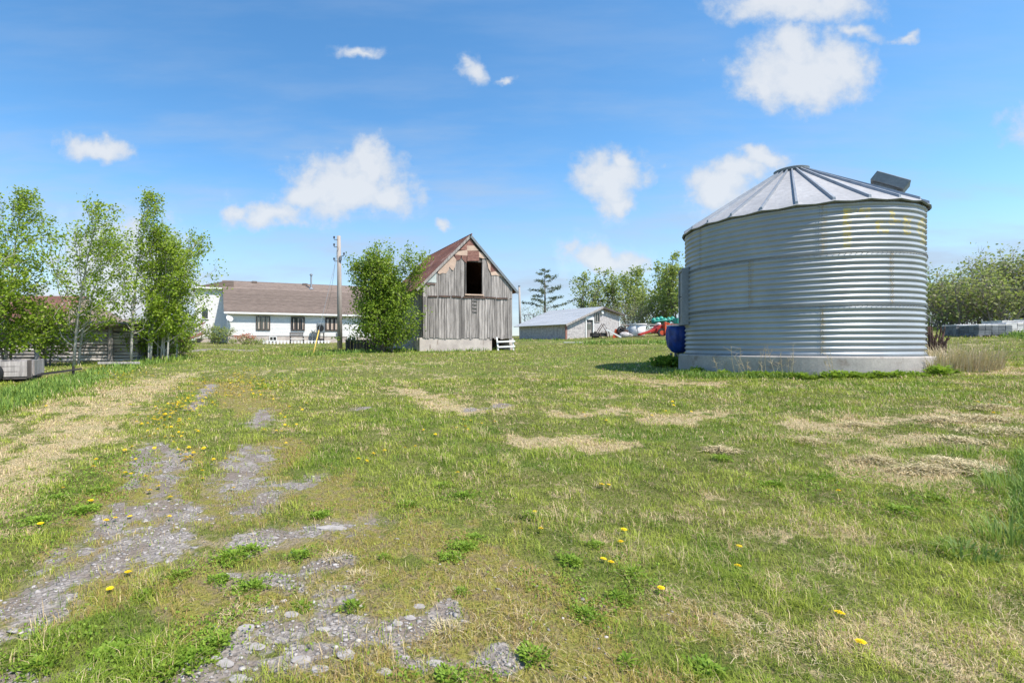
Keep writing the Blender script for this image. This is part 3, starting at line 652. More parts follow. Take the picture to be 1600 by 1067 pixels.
# blue tarp over a fan beside the bin
bx, by = 10.24, 16.95; bz = ZB[0] - .02
tb = thing('covered_fan', 'fan wrapped in a blue tarp beside the left of the grain bin', 'covered fan', (bx, by, bz))
tp = MB(); nseg = 28; prof = [(.10, .02), (.20, .08), (.30, .25), (.33, .55), (.33, .82), (.30, .96), (.28, .98)]
V = []
for i, (r, z) in enumerate(prof):
    for j in range(nseg):
        t = 2 * math.pi * j / nseg; k = 1 + .08 * math.sin(5 * t + z * 3) + .05 * math.sin(9 * t - z * 5); V.append((r * k * 1.05 * math.cos(t) + (.06 - z * .06), r * k * math.sin(t), z))
tp.add(V, [(i * nseg + j, i * nseg + (j + 1) % nseg, (i + 1) * nseg + (j + 1) % nseg, (i + 1) * nseg + j) for i in range(len(prof) - 1) for j in range(nseg)])
tp.build('tarp', M['tarp'], tb, True)
tl = MB(); tl.lathe([(.29, .965), (.33, .97), (.33, 1.01), (.05, 1.03)], 28); tl.build('lid', M['plasticwhite'], tb)
tr_ = MB(); tr_.box((.31, -.10, .55), (.05, .16, .62)); tr_.build('motor_cover', M['orange'], tb, bevel=.01)
[MB().box((sx * .13, sy * .13, (g1(bx, by) - bz) / 2 + .01), (.06, .06, bz - g1(bx, by) + .06)).build('leg', M['galvdark'], tb) for sx in (-1, 1) for sy in (-1, 1)]

# ================================================================== barn
B0 = Vector((2.39, 30.2, 1.10)); BP = R(15); BW, BD = 6.3, 7.5
barn = thing('wooden_barn', 'old grey plank barn with rusted tin roof, torn gable and open loft door', 'barn', B0, BP)
def plane_xz(o, ps, px, py, off=0.0):
    """local (x, z) on the front plane (local y = off) of a building, for a pixel"""
    t = (px - XP) / F; ox, oy = o.x - off * math.sin(ps), o.y + off * math.cos(ps)
    x = (t * oy - ox) / (math.cos(ps) - t * math.sin(ps)); Yy = oy + x * math.sin(ps)
    return x, EYE + (YH - py) * Yy / F - o.z
def bf(zx, zy): return plane_xz(B0, BP, 630 + zx / 5.337, 360 + zy / 5.337)
ZF = .93; ZM = 3.50; ZE = 4.30; ZA = 7.45; AX = 3.2; BWv = bf(905, 600)[0]
def roofline(x): return ZE + (ZA - ZE) * (x / AX if x < AX else (BWv - x) / (BWv - AX))
fd = MB()
ox0, _ = bf(738, 900); ox1, _ = bf(882, 900)
fd.box((ox0 / 2 - .1, .15, ZF / 2 - .35), (ox0 + .2, .36, ZF + .7), tint=1); fd.box(((ox1 + BWv + .12) / 2, .15, ZF / 2 - .35), (BWv + .12 - ox1, .36, ZF + .7), tint=1)
fd.box((-.1, BD / 2 + .1, ZF / 2 - .353), (.34, BD - .3, ZF + .68)); fd.box((BWv - .03, BD / 2 + .1, ZF / 2 - .353), (.3, BD - .3, ZF + .68)); fd.box((BWv / 2, BD + .02, ZF / 2 - .35), (BWv + .2, .3, ZF + .69))
fd.build('foundation', M['concrete'], barn, bevel=.02)
sil = MB(); sil.box((BWv / 2, .03, ZF + .05), (BWv + .02, .16, .1)); sil.build('sill_beam', M['darkwood'], barn)
# front boards, lower course
lw = MB(); x = .0
while x < BWv - .02:
    w = min(rnd.uniform(.13, .24), BWv - x); zb = ZF - .03 + rnd.uniform(-.06, .05) ; zt = ZM + rnd.uniform(-.03, .02)
    lw.box((x + w / 2, -.05 + rnd.uniform(-.012, .012), (zb + zt) / 2), (w - rnd.uniform(.012, .034), .028, zt - zb), tint=rnd.uniform(.55, 1.3), M=Matrix.Rotation(rnd.uniform(-.012, .012), 4, 'Y')); x += w
lw.build('front_wall', M['greywood'], barn)
# upper boards around the loft door
dx0, dz1 = bf(517, 262); dx1, dz0 = bf(655, 535); dx1b, _ = bf(636, 262)
uw = MB(); x = .0
tears = [(0, bf(160, 440)[1]), (bf(275, 370)[0], bf(275, 365)[1]), (bf(380, 340)[0], bf(380, 330)[1]), (bf(440, 250)[0], bf(440, 245)[1]), (dx0, bf(517, 240)[1]), (dx1b, bf(636, 225)[1]), (bf(690, 235)[0], bf(690, 228)[1]), (bf(725, 370)[0], bf(725, 360)[1]), (bf(830, 392)[0], bf(830, 386)[1]), (BWv, bf(905, 440)[1])]
tx = [t_[0] for t_ in tears]; tz = [t_[1] for t_ in tears]
while x < BWv - .02:
    w = min(rnd.uniform(.12, .22), BWv - x)
    if dx0 - .04 < x + w / 2 < dx1: x = dx1; continue
    if x < dx0 and x + w > dx0: w = dx0 - x
    zt = float(np.interp(x + w / 2, tx, tz)) + rnd.uniform(.0, .12); zt = min(zt, roofline(x + w / 2) - .12)
    zb = ZM + rnd.uniform(-.08, .03)
    uw.box((x + w / 2, -.062 + rnd.uniform(-.012, .012), (zb + zt) / 2), (w - rnd.uniform(.008, .025), .028, zt - zb), tint=rnd.uniform(.68, 1.25), M=Matrix.Rotation(rnd.uniform(-.012, .012), 4, 'Y')); x += w
uw.build('gable_wall', M['greywood'], barn)
# backing behind the boards, with the loft opening
bk = MB(); th = .04; y0, y1 = -.03, .03
bk.prism([(0, ZF + .1), (BWv, ZF + .1), (BWv, ZM + .1), (0, ZM + .1)], y0, y1)
bk.prism([(0, ZM + .1), (dx0, ZM + .1), (dx0, roofline(dx0) - .03), (0, ZE - .03)], y0, y1)
bk.prism([(dx1, ZM + .1), (BWv, ZM + .1), (BWv, ZE - .03), (dx1, roofline(dx1) - .03)], y0, y1)
bk.prism([(dx0, dz1), (dx1, dz1), (dx1, roofline(dx1) - .03), (AX, ZA - .03), (dx0, roofline(dx0) - .03)], y0, y1)
bk.prism([(dx0, ZM + .1), (dx1, ZM + .1), (dx1, dz0 - .02), (dx0, dz0 - .02)], y0, y1)
bk.build('gable_backing', M['darkwood'], barn)
# side and back walls
for sx_w in (0, 1):
  sw = MB(); y = .05
  while y < BD:
    w = rnd.uniform(.14, .24); sw.box((-.02 + sx_w * BWv + rnd.uniform(-.01, .01), y + w / 2, (ZF + ZE) / 2), (.03, w - .012, ZE - ZF), tint=rnd.uniform(.7, 1.2)); y += w
  sw.box((.04 if not sx_w else BWv - .08, BD / 2, (ZF + ZE) / 2 - .05), (.03, BD - .1, ZE - ZF), tint=.5)
  sw.build('side_wall', M['greywood'], barn)
bw = MB(); bw.prism([(0, ZF), (BWv, ZF), (BWv, ZE), (AX, ZA - .05), (0, ZE)], BD - .05, BD); bw.build('back_wall', M['darkwood'], barn)
fl = MB(); fl.box((BWv / 2, BD / 2, dz0 - .12), (BWv - .2, BD - .2, .1)); fl.build('loft_floor', M['darkwood'], barn)
mid = MB(); 
for q in range(7):
    a0 = .35 + q * .8; mid.box((a0 + .3, -.10, ZM + .02 + rnd.uniform(-.02, .03)), (rnd.uniform(.6, .85), .03, rnd.uniform(.08, .14)), tint=rnd.uniform(.7, 1.3), M=Matrix.Rotation(rnd.uniform(-.03, .03), 4, 'Y'))
mid.build('belt_board', M['rust'], barn)
ds = MB(); ds.box(((dx0 + dx1) / 2, -.08, dz0 - .05), (dx1 - dx0 + .15, .16, .09)); ds.build('loft_door_sill', M['felt'], barn)
jb = MB(); jb.box((dx1 + .0, -.075, (dz0 + dz1) / 2), (.04, .05, dz1 - dz0), tint=.6); jb.build('loft_door_frame', M['greywood'], barn); jb = MB(); jb.box((dx0 - .0, -.075, (dz0 + dz1) / 2), (.04, .05, dz1 - dz0), tint=.6); jb.build('loft_door_frame', M['greywood'], barn)
# torn coverings on the gable: outlines taken on the wall itself
def sheet(name, pts, mat, y, tint=1.0):
    pl = [bf(*p) for p in pts]; pl = [(px_, min(pz_, roofline(min(max(px_, 0.01), BWv - .01)) - .06)) for px_, pz_ in pl]
    o = MB().prism(pl, y - .012, y, tint).build(name, mat, barn); return o
sheet('felt_sheet', [(283, 358), (300, 322), (412, 212), (440, 250), (428, 300), (412, 336), (398, 330), (380, 305), (375, 330), (352, 362), (320, 358), (300, 368)], M['felt'], -.092)
sheet('felt_sheet', [(425, 205), (430, 160), (530, 165), (532, 215)], M['felt'], -.090, 1.05)
sheet('felt_sheet', [(525, 130), (585, 130), (625, 172), (527, 172)], M['felt'], -.094, .95)
sheet('felt_sheet', [(625, 180), (650, 190), (690, 235), (660, 238), (628, 228)], M['felt'], -.091, 1.1)
sheet('felt_sheet', [(680, 235), (722, 262), (722, 350), (705, 320), (695, 270)], M['felt'], -.093)
sheet('felt_sheet', [(722, 352), (765, 343), (820, 358), (862, 400), (815, 388), (770, 376), (730, 378)], M['felt'], -.095, 1.1)
sheet('brick_paper', [(470, 165), (525, 105), (527, 166)], M['brick'], -.088)
sheet('brick_paper', [(527, 100), (555, 72), (592, 130), (527, 130)], M['brick'], -.086, .9)
sheet('brick_paper', [(532, 172), (624, 176), (628, 256), (528, 258)], M['brick'], -.098, .8)
sheet('brick_paper', [(420, 205), (475, 210), (472, 245), (440, 255)], M['brick'], -.097, .65)
sheet('brick_paper', [(480, 212), (525, 212), (522, 275), (505, 262), (484, 240)], M['brick'], -.099, .7)
sheet('brick_paper', [(722, 262), (785, 335), (765, 343), (722, 350)], M['brick'], -.089, .75)
sheet('pale_sheet', [(180, 432), (272, 345), (272, 438), (240, 435)], M['whitesheet'], -.087)
sheet('felt_sheet', [(172, 440), (268, 445), (262, 458), (225, 452), (205, 464), (190, 450)], M['rust'], -.10, 1.8)
# ladder cleats on the front
for q in range(4):
    cx_, cz_ = bf(592, 590 + q * 30); MB().box((cx_, -.08, cz_), (.32, .03, .07), tint=.45).build('ladder_rung', M['greywood'], barn)
# roof
def slope_roof(name, xa, za, xb, zb, y0, y1, th, mat, parent, rib=.42, rw=.05, rh=.03):
    m_ = MB(); d = Vector((xb - xa, 0, zb - za)).normalized(); n_ = Vector((-d.z, 0, d.x)); n_ = n_ if n_.z > 0 else -n_
    A_, B_ = Vector((xa, 0, za)), Vector((xb, 0, zb)); k = [A_, B_, B_ + n_ * th, A_ + n_ * th]
    m_.prism([(p.x, p.z) for p in k], y0, y1)
    y = y0 + .06
    while y < y1:
        a, b_ = A_ + n_ * (th + rh / 2 - .004), B_ + n_ * (th + rh / 2 - .004); m_.bar((a.x, y, a.z), (b_.x, y, b_.z), rw, rh, up=n_, tint=.9); y += rib
    return m_.build(name, mat, parent)
sl_l = (ZA - ZE) / AX; sl_r = (ZA - ZE) / (BWv - AX)
slope_roof('roof', AX, ZA, -.42, ZE - .42 * sl_l, -.15, BD + .3, .05, M['rustroof'], barn)
slope_roof('roof', AX + .002, ZA, BWv + .38, ZE - .38 * sl_r, -.15, BD + .3, .05, M['rustroof'], barn)
rk = MB(); rk.bar((AX, -.16, ZA - .03), (-.42, -.16, ZE - .42 * sl_l - .03), .05, .15); rk.build('rake_board', M['greywood'], barn)
rk = MB(); rk.bar((AX, -.163, ZA - .03), (BWv + .38, -.163, ZE - .38 * sl_r - .03), .05, .15); rk.build('rake_board', M['galvdark'], barn)
rc_ = MB(); rc_.tube([(AX, -.3, ZA + .05), (AX, BD + .3, ZA + .05)], .05, 8); rc_.build('ridge_cap', M['rustroof'], barn)
# white gate leaning in the foundation opening
ga, gzv = bf(770, 890); gb2, _ = bf(905, 985); gx0, gx1 = bf(772, 900)[0], bf(900, 900)[0]
gt = thing('wooden_gate', 'small broken white wooden gate leaning across the barn foundation opening', 'gate', B0 + Matrix.Rotation(BP, 3, 'Z') @ Vector((gx0, -.32, 0)), BP)
zz0 = g1(gt.location.x, gt.location.y) - B0.z
for a_, b_, w in (((0, 0, zz0), (-.04, .12, bf(775, 890)[1]), .09), ((gx1 - gx0, 0, zz0), (gx1 - gx0, .10, bf(895, 920)[1] + .05), .07)):
    MB().bar(a_, b_, w, .05).build('post', M['trim'], gt)
for zy, dz in ((932, .02), (972, -.0)):
    zr = bf(840, zy)[1]; MB().bar((-.05, -.03, zr + dz), (gx1 - gx0 + .08, -.03, zr + dz + .05), .04, .10).build('rail', M['trim'], gt)

# ================================================================== house
H0 = Vector((-14.5, 45.0, 1.68)); HP = R(20); HL, HD = 17.0, 9.5
house = thing('white_house', 'long white sided house with brown shingle roof behind the yard', 'house', H0, HP)
def hf(px, py, off=0): return plane_xz(H0, HP, px, py, off)
hz_f = hf(356, 524)[1]; hz_e = hf(356, 488)[1]
fo = MB(); fo.box((HL / 2, HD / 2, hz_f / 2 - .4), (HL - .04, HD - .04, hz_f + .8)); fo.build('foundation', M['concrete'], house)
wl = MB(); n_c = int((hz_e - hz_f) / .13)
for i in range(n_c + 1):
    z0 = hz_f + i * .13; z1 = min(z0 + .135, hz_e + .05)
    wl.add([(0, -.024, z0), (HL, -.024, z0), (HL, -.008, z1), (0, -.008, z1), (0, 0.05, z0), (HL, .05, z0), (HL, .05, z1), (0, .05, z1)], [(0, 1, 2, 3), (0, 4, 5, 1), (1, 5, 6, 2), (3, 7, 4, 0)], rnd.uniform(.97, 1.02))
wl.prism([(0, hz_f), (HL, hz_f), (HL, hz_e), (0, hz_e)], .03, .2)
rz1 = hf(345, 450)[1]; 
wl.prism([(.05, hz_f), (HD, hz_f), (HD, hz_e), (HD / 2, hz_e + 3.2), (.05, hz_e)], 0, .15, axis='x'); wl.prism([(.05, hz_f), (HD, hz_f), (HD, hz_e), (HD / 2, hz_e + 3.2), (.05, hz_e)], HL - .15, HL, axis='x')
wl.build('wall', M['siding'], house, fix=False)
# roof with two pitches
yr = [(-.42, hz_e - .02), (3.0, hz_e + 2.55), (5.0, hz_e + 3.55), (HD + .4, hz_e)]
rf = MB()
for (ya, za), (yb, zb) in zip(yr[:-1], yr[1:]):
    n_ = int(math.hypot(yb - ya, zb - za) / .22)
    for i in range(n_):
        f0, f1 = i / n_, (i + 1) / n_; a = (ya + (yb - ya) * f0, za + (zb - za) * f0); c2 = (ya + (yb - ya) * f1, za + (zb - za) * f1)
        rf.add([(-.35, a[0], a[1] + .05), (HL + .35, a[0], a[1] + .05), (HL + .35, c2[0], c2[1] + .03), (-.35, c2[0], c2[1] + .03), (-.35, a[0], a[1] - .08), (HL + .35, a[0], a[1] - .08), (HL + .35, c2[0], c2[1] - .08), (-.35, c2[0], c2[1] - .08)],
               [(0, 1, 2, 3), (4, 7, 6, 5), (0, 4, 5, 1), (0, 3, 7, 4), (1, 5, 6, 2)], rnd.uniform(.88, 1.1) * (1.3 if ya > 2.5 else .95))  # upper pitch tinted lighter, painting in the stronger light on its flatter slope
rf.build('roof', M['shingle'], house, fix=False)
fs = MB(); fs.box((HL / 2, -.45, hz_e - .06), (HL + .7, .06, .16)); fs.build('gutter', M['trim'], house)
so = MB(); so.box((HL / 2, -.22, hz_e - .12), (HL + .6, .40, .03)); so.build('soffit', M['trim'], house)
rg_ = MB(); rg_.box((-.36, 2.3, hz_e + 1.2), (.03, .2, .2)); 
def window(parent, o3, ps, x0, z0, x1, z1, y=-.06, mull=2, fmat='brownframe', back=None, name='window'):
    fr_ = MB(); w_, h_ = x1 - x0, z1 - z0; t_ = .07
    for cx_, cz_, sx_, sz_ in ((x0 + t_ / 2, (z0 + z1) / 2, t_, h_), (x1 - t_ / 2, (z0 + z1) / 2, t_, h_), ((x0 + x1) / 2, z0 + t_ / 2, w_ - 2 * t_, t_), ((x0 + x1) / 2, z1 - t_ / 2, w_ - 2 * t_, t_)):
        fr_.box((cx_, y, cz_), (sx_, .09, sz_))
    for k in range(mull): fr_.box((x0 + w_ * (k + 1) / (mull + 1), y + .005, (z0 + z1) / 2), (.06, .07, h_ - 2 * t_))
    wo_ = fr_.build(name, M[fmat], parent)
    pn = MB(); pn.box(((x0 + x1) / 2, y + .02, (z0 + z1) / 2), (w_ - 2 * t_, .012, h_ - 2 * t_)); pn.build('pane', M['glass'], wo_)
    if back:
        cu = MB()
        for k in range(mull + 1):
            xa = x0 + w_ * (k + .5) / (mull + 1) ; cu.box((xa + .04, y + .008, (z0 + z1) / 2 - .02), (w_ / (mull + 1) * back, .008, h_ * .78))
        cu.build('curtain', M['curtain'], wo_)
    return wo_
for (pa, pb, q, bk_) in ((400, 422, 0, .25), (454.5, 476, 1, .22), (508, 528, 2, .5), (566, 586, 3, .3)):
    x0, z1 = hf(pa, 491.5); x1, z0 = hf(pb, 515); z0 = hz_f + .52; z1 = hz_e - .28; window(house, H0, HP, x0, z0, x1, z1, back=bk_)
for pa, pb in ((420.5, 432.5), (542, 556)):
    x0, _ = hf(pa, 524); x1, _ = hf(pb, 530); window(house, H0, HP, x0, hz_f - .52, x1, hz_f - .06, y=-.02, mull=1, fmat='trim', name='basement_window')
vp = MB(); vx = hf(487, 440)[0]
vp.tube([(vx + .7, 3.7, hz_e + 2.7), (vx + .7, 3.7, hz_e + 4.35)], .09, 12); vp.lathe([(.16, 0), (.16, .12), (.03, .2)], 12, (vx + .7, 3.7, hz_e + 4.35)); vp.lathe([(.3, 0), (.12, .16)], 12, (vx + .7, 3.7, hz_e + 2.88)); vp.build('chimney_pipe', M['galv'], house)
for px in (391, 478):
    MB().box((hf(px, 440)[0] + .8, 4.7, hz_e + 3.5), (.5, .3, .2)).build('roof_vent', M['shingle'], house)
# rear-left wing, set back
wx0, wx1, wy = -2.9, .6, 3.6; whz = hf(332, 456)[1] + .75
wg = MB(); nC = int((whz - .6) / .14)
for i in range(nC):
    z0 = .6 + i * (whz - .6) / nC; z1 = z0 + (whz - .6) / nC
    wg.add([(wx0, wy - .012, z0), (wx1, wy - .012, z0), (wx1, wy, z1 + .005), (wx0, wy, z1 + .005)], [(0, 1, 2, 3)])
wg.box(((wx0 + wx1) / 2, wy + 2.05, whz / 2 + .3), (wx1 - wx0 - .01, 4, whz - .6)); wg.build('wing_wall', M['siding'], house, fix=False)
wf = MB(); wf.box(((wx0 + wx1) / 2, wy + 2, .1), (wx1 - wx0 - .03, 3.96, 1.0)); wf.build('wing_foundation', M['concrete'], house)
wr = MB(); wr.prism([(wx0 - .3, whz - .02), (wx1 + .1, whz - .02), (wx1 + .1, whz + .75), (wx1 - .8, whz + .7)], wy - .3, wy + 4.2); wr.build('wing_roof', M['shingle'], house)
MB().box(((wx0 + wx1) / 2 - .1, wy - .32, whz - .03), (wx1 - wx0 + .4, .05, .15)).build('wing_fascia', M['trim'], house)
window(house, H0, HP, wx0 + .55, whz - 3.1, wx0 + 1.25, whz - 2.0, y=wy - .05, mull=0, fmat='trim', name='wing_window')
# satellite dish on the corner of the house
dish = MB(); Md_ = Matrix.Rotation(R(-60), 4, 'X') @ Matrix.Rotation(R(20), 4, 'Y')
dish.lathe([(.02, .0), (.15, .03), (.27, .09), (.33, .15)], 20, (.1, -.45, hz_e - .65), caps=False, M=Matrix.Rotation(R(25), 4, 'Z') @ Matrix.Rotation(R(55), 4, 'X'))
dish.tube([(.1, 0, hz_e - 1.2), (.1, -.35, hz_e - 1.1), (.1, -.42, hz_e - .7)], .025, 8); dish.build('satellite_dish', M['trim'], house)

def hpt(px, off, z=None):
    """world ground point standing 'off' metres in front of the house wall, at a pixel column"""
    x, _ = hf(px, 530, -off); w = Matrix.Rotation(HP, 3, 'Z') @ Vector((x, -off, 0)) + Vector((H0.x, H0.y, 0)); w.z = g1(w.x, w.y); return w
# air conditioner, its fence post
p = hpt(501, .7); ac = thing('heat_pump', 'dark grey heat pump on a stand against the white house wall', 'heat pump', p, HP)
MB().box((0, 0, 1.45), (.75, .4, .95)).build('casing', M['galvdark'], ac, bevel=.02)
st_ = MB(); [st_.box((sx * .3, sy * .15, .49), (.05, .05, .98)) for sx in (-1, 1) for sy in (-1, 1)]; st_.box((0, 0, .25), (.6, .35, .35)); st_.build('stand', M['iron'], ac)
fn_ = MB(); fn_.lathe([(.30, 0), (.32, .03), (.28, .03)], 20, (-.05, -.2, 1.45), M=Matrix.Rotation(R(90), 4, 'X')); fn_.build('fan_grille', M['black'], ac)
p = hpt(488, .35); mt = thing('electric_meter', 'white round electric meter on a grey pipe beside the heat pump', 'meter', p, HP)
MB().tube([(0, 0, 0), (0, 0, 1.0), (.03, 0, 1.4)], .05, 8).build('pipe', M['galvdark'], mt)
MB().lathe([(.19, 0), (.19, .2), (.1, .26)], 18, (.08, .1, 1.25), M=Matrix.Rotation(R(90), 4, 'X')).build('meter_head', M['trim'], mt)
# low white picket edging (one edging fence)
p = hpt(412, 1.6); ed = thing('picket_edging', 'low white picket edging along the flower bed by the house', 'garden edging', p, HP)
L_ = 6.4; pk = MB(); n_ = 20
for i in range(n_): pk.box((i * L_ / n_ , 0, .16), (.15, .03, .36)); 
pk.build('picket', M['trim'], ed); MB().box((L_ / 2 - .1, .028, .26), (L_, .025, .06)).build('rail', M['trim'], ed)
# bench
p = hpt(464, 1.5); be = thing('garden_bench', 'dark garden bench with white seat in front of the house', 'bench', p, HP)
MB().box((0, 0, .45), (1.3, .42, .05)).build('seat', M['trim'], be)
bb = MB(); [bb.box((-.62 + .11 * i, .2, .85), (.07, .03, .34)) for i in range(12)]; bb.box((0, .2, .66), (1.32, .04, .06)); bb.box((0, .2, 1.02), (1.32, .04, .06)); bb.build('backrest', M['iron'], be)
for sx in (-.6, .6):
    for sy in (-.17, .2): MB().box((sx, sy, .33 if sy < 0 else .5), (.05, .05, .66 if sy < 0 else 1.0)).build('leg', M['iron'], be)

# ================================================================== trees and bushes
def limb_pts(p, d, L, n=5, up=.3, wob=.1, wind=(0, 0, 0), rg=rng):
    pts = [p]; d = d / np.linalg.norm(d)
    for i in range(n):
        d = d + np.array([0, 0, up / n]) + rg.normal(size=3) * wob / n * 1.6 + np.array(wind) / n; d /= np.linalg.norm(d); pts.append(pts[-1] + d * L / n)
    return np.array(pts)
def tree(name, label, cat, loc, H, rad, base, nl, nleaf, leaf, seed, group=None, bark='bark', lmat='aspenleaf', trunk_r=.08, lean=(0, 0), wind=(0, 0, 0), up=.6, prof=None, spread=.16, stems=1, twigs=5, angle=.6, bare=0.0, clump=.6, sink=.06):
    rg = np.random.default_rng(seed); x, y = loc; z = g1(x, y) - sink
    root = thing(name, label, cat, (x, y, z), 0, group); wood = MB(); A = []; Wt = []
    prof = prof or (lambda f: math.sin(math.pi * min(1, .12 + .88 * f)) ** .7)
    for s_ in range(stems):
        hs = H * (1 if s_ == 0 else rg.uniform(.68, .95)); sp = 0 if stems == 1 else rad * (.35 if stems < 5 else .38)
        o = np.array([rg.normal() * sp * .4, rg.normal() * sp * .4, 0]); n_ = 9
        ln = np.array([lean[0] + (o[0] * 3.2 / max(hs, 1)), lean[1] + o[1] * 3.2 / max(hs, 1), 0]) if stems > 1 else np.array([lean[0], lean[1], 0])
        tp_ = []; w1 = rg.normal(size=3) * .02 * hs; w1[2] = 0
        for i in range(n_):
            f = i / (n_ - 1); tp_.append(o + np.array([0, 0, hs * f]) + ln * hs * f ** 1.6 + w1 * math.sin(f * 5) * f)
        tp_ = np.array(tp_); wood.tube(tp_, [trunk_r * hs / H * (1 - .9 * i / (n_ - 1)) + .006 for i in range(n_)], 7)
        def on(f): 
            k = min(int(f * (n_ - 1)), n_ - 2); t = f * (n_ - 1) - k; return tp_[k] * (1 - t) + tp_[k + 1] * t
        az = rg.random() * 6.28
        for i in range(max(4, nl // stems)):
            f = base + (1 - base) * ((i + rg.random()) / max(4, nl // stems)) ** .9; f = min(f, .985); az += 2.4 + rg.normal() * .3
            g = (f - base) / (1 - base); L = rad * prof(g) * rg.uniform(.4, 1.45 if stems < 5 else 1.1) + .12
            el = angle * (.6 + .8 * g); d = np.array([math.cos(az), math.sin(az), math.tan(min(el, 1.35))])
            pts = limb_pts(on(f), d, L, 5, up, .35, wind, rg); r0 = max(.006, trunk_r * .38 * (1 - f * .75))
            wood.tube(pts, [r0 * (1 - .8 * q / 5) + .003 for q in range(6)], 5, caps=False)
            for q in range(twigs):
                t = rg.uniform(.25, 1); k = min(int(t * 5), 4); p0 = pts[k] * (1 - (t * 5 - k)) + pts[k + 1] * (t * 5 - k)
                d2 = unit((pts[k + 1] - pts[k])[None] + 0)[0] + rg.normal(size=3) * .65; tl_ = L * rg.uniform(.22, .5) * (1.15 - .5 * t) + .08
                tw = limb_pts(p0, d2, tl_, 3, up * .5, .4, wind, rg); wood.tube(tw, [.006 + r0 * .15, .005, .004, .003], 3, caps=False)
                if rg.random() >= bare: 
                    for e in np.linspace(.2, 1, 5): A.append(tw[0] + (tw[-1] - tw[0]) * e); Wt.append(tl_)
    wood.build('trunk', M[bark], root, True, fix=False)
    A = np.array(A); Wt = np.array(Wt) ** clump; pk_ = rg.choice(len(A), nleaf, p=Wt / Wt.sum()); P = A[pk_] + rg.normal(size=(nleaf, 3)) * spread * np.array([1, 1, .8]); P[:, 2] = np.maximum(P[:, 2], .05)
    ctr = np.array([0, 0, H * .5]); nb = unit(P - ctr) * .7 + np.array([0, 0, .55])
    me = leaves_mesh('crown', P, leaf, nb, rg, np.array(wind) * 1.5)
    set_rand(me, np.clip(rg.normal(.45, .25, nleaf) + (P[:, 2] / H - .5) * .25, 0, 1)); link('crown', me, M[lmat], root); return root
def gxy(px, Y): return ((px - XP) / F * Y, Y)
WIND = (.8, 0, .02)
T = lambda px, Y, py: EYE + (YH - py) * Y / F
def height(px, Y, top): x, y = gxy(px, Y); return T(px, Y, top) - g1(x, y)
asp = 'aspens in front of the log building'
slim = lambda f: math.sin(math.pi * min(1, .14 + .80 * f)) ** .7 * (1.1 - .55 * f)
for px, Y, top, rad, base, nl, nleaf, lb, sd in (
        (-45, 17, 250, 1.9, .12, 56, 5600, 'leafy young aspen at the left edge bending in the wind above the wagon', 101),
        (8, 19, 285, 1.8, .08, 52, 5200, 'aspen just right of the left edge with branch tips blowing right', 102),
        (112, 20, 330, 2.1, .13, 58, 5600, 'aspen with a pale trunk standing in front of the middle of the log wall', 103),
        (205, 21, 286, 1.6, .16, 50, 3300, 'tallest thin aspen with wispy top leaves near the right end of the log wall', 104),
        (235, 21.5, 350, 1.6, .14, 50, 4200, 'aspen with white trunk second from the right of the row', 105),
        (252, 22.3, 356, 1.6, .06, 60, 5200, 'rightmost full leafy aspen at the end of the row', 106),
        (240, 24.5, 372, 1.6, .08, 50, 3800, 'dense aspen behind the right pair of aspens', 107)):
    tree('aspen_tree', lb, 'tree', gxy(px, Y), height(px, Y, top) * .92, rad * 1.12, base, int(nl * 1.15), int(nleaf * 1.2), .105, sd, asp, 'aspenbark', 'aspenleaf', .055, (.10, 0), WIND, .8, slim, .12, 2 if sd in (101, 103, 106) else 1, 6, .62)
for px, Y, top, rad, nleaf, lb, sd in ((20, 18.5, 440, 1.5, 3600, 'low leafy shrub growing over the log building beside the wagon', 111), (75, 20.5, 470, 1.2, 1900, 'small leafy sapling between the two left aspens', 112)):
    tree('shrub', lb, 'shrub', gxy(px, Y), height(px, Y, top), rad, .12, 46, nleaf, .13, sd, None, 'bark', 'bushleaf', .05, (.03, 0), (.3, 0, .05), .5, None, .16, 3, 5, .5)
for q, (px, Y, top) in enumerate(((232, 21.4, 470), (256, 22, 450), (276, 23, 455), (246, 23.4, 440), (262, 21.6, 480))):
    tree('aspen_sapling', 'thin aspen sapling stem in the thicket at the right end of the row', 'sapling', gxy(px, Y), height(px, Y, top), .75, .3, 16, 800, .115, 140 + q, 'saplings in the aspen thicket', 'aspenbark', 'aspenleaf', .03, (.04, 0), WIND, .9, slim, .12, 1, 5, .8)
for q, px in enumerate((226, 240, 254, 268, 280)):
    tree('thicket_shrub', 'low leafy shrub in the thicket behind the right end of the aspen row', 'shrub', gxy(px, 23.4 + .5 * q), 1.5, .8, .02, 40, 900, .11, 160 + q, 'low shrubs in the aspen thicket', 'bark', 'bushleaf', .025, (.02, 0), (.2, 0, 0), .6, lambda f: 1 - .3 * f, .15, 4, 5, .6)
tree('large_bush', 'big round leafy bush covering the left wall of the barn', 'bush', gxy(601, 29.2), height(604, 29.2, 382) * .86, 1.95, .01, 250, 25000, .135, 121, None, 'bark', 'bushleaf', .07, (.02, 0), (.06, 0, .03), .5, lambda f: (1.12 - .5 * f) * (.82 + .36 * math.sin(f * 9 + 1) ** 2), .17, 6, 6, .5, 0, .3)
far_g = 'trees along the back of the yard'
wide = lambda f: math.sin(math.pi * min(1, .18 + .8 * f)) ** .6
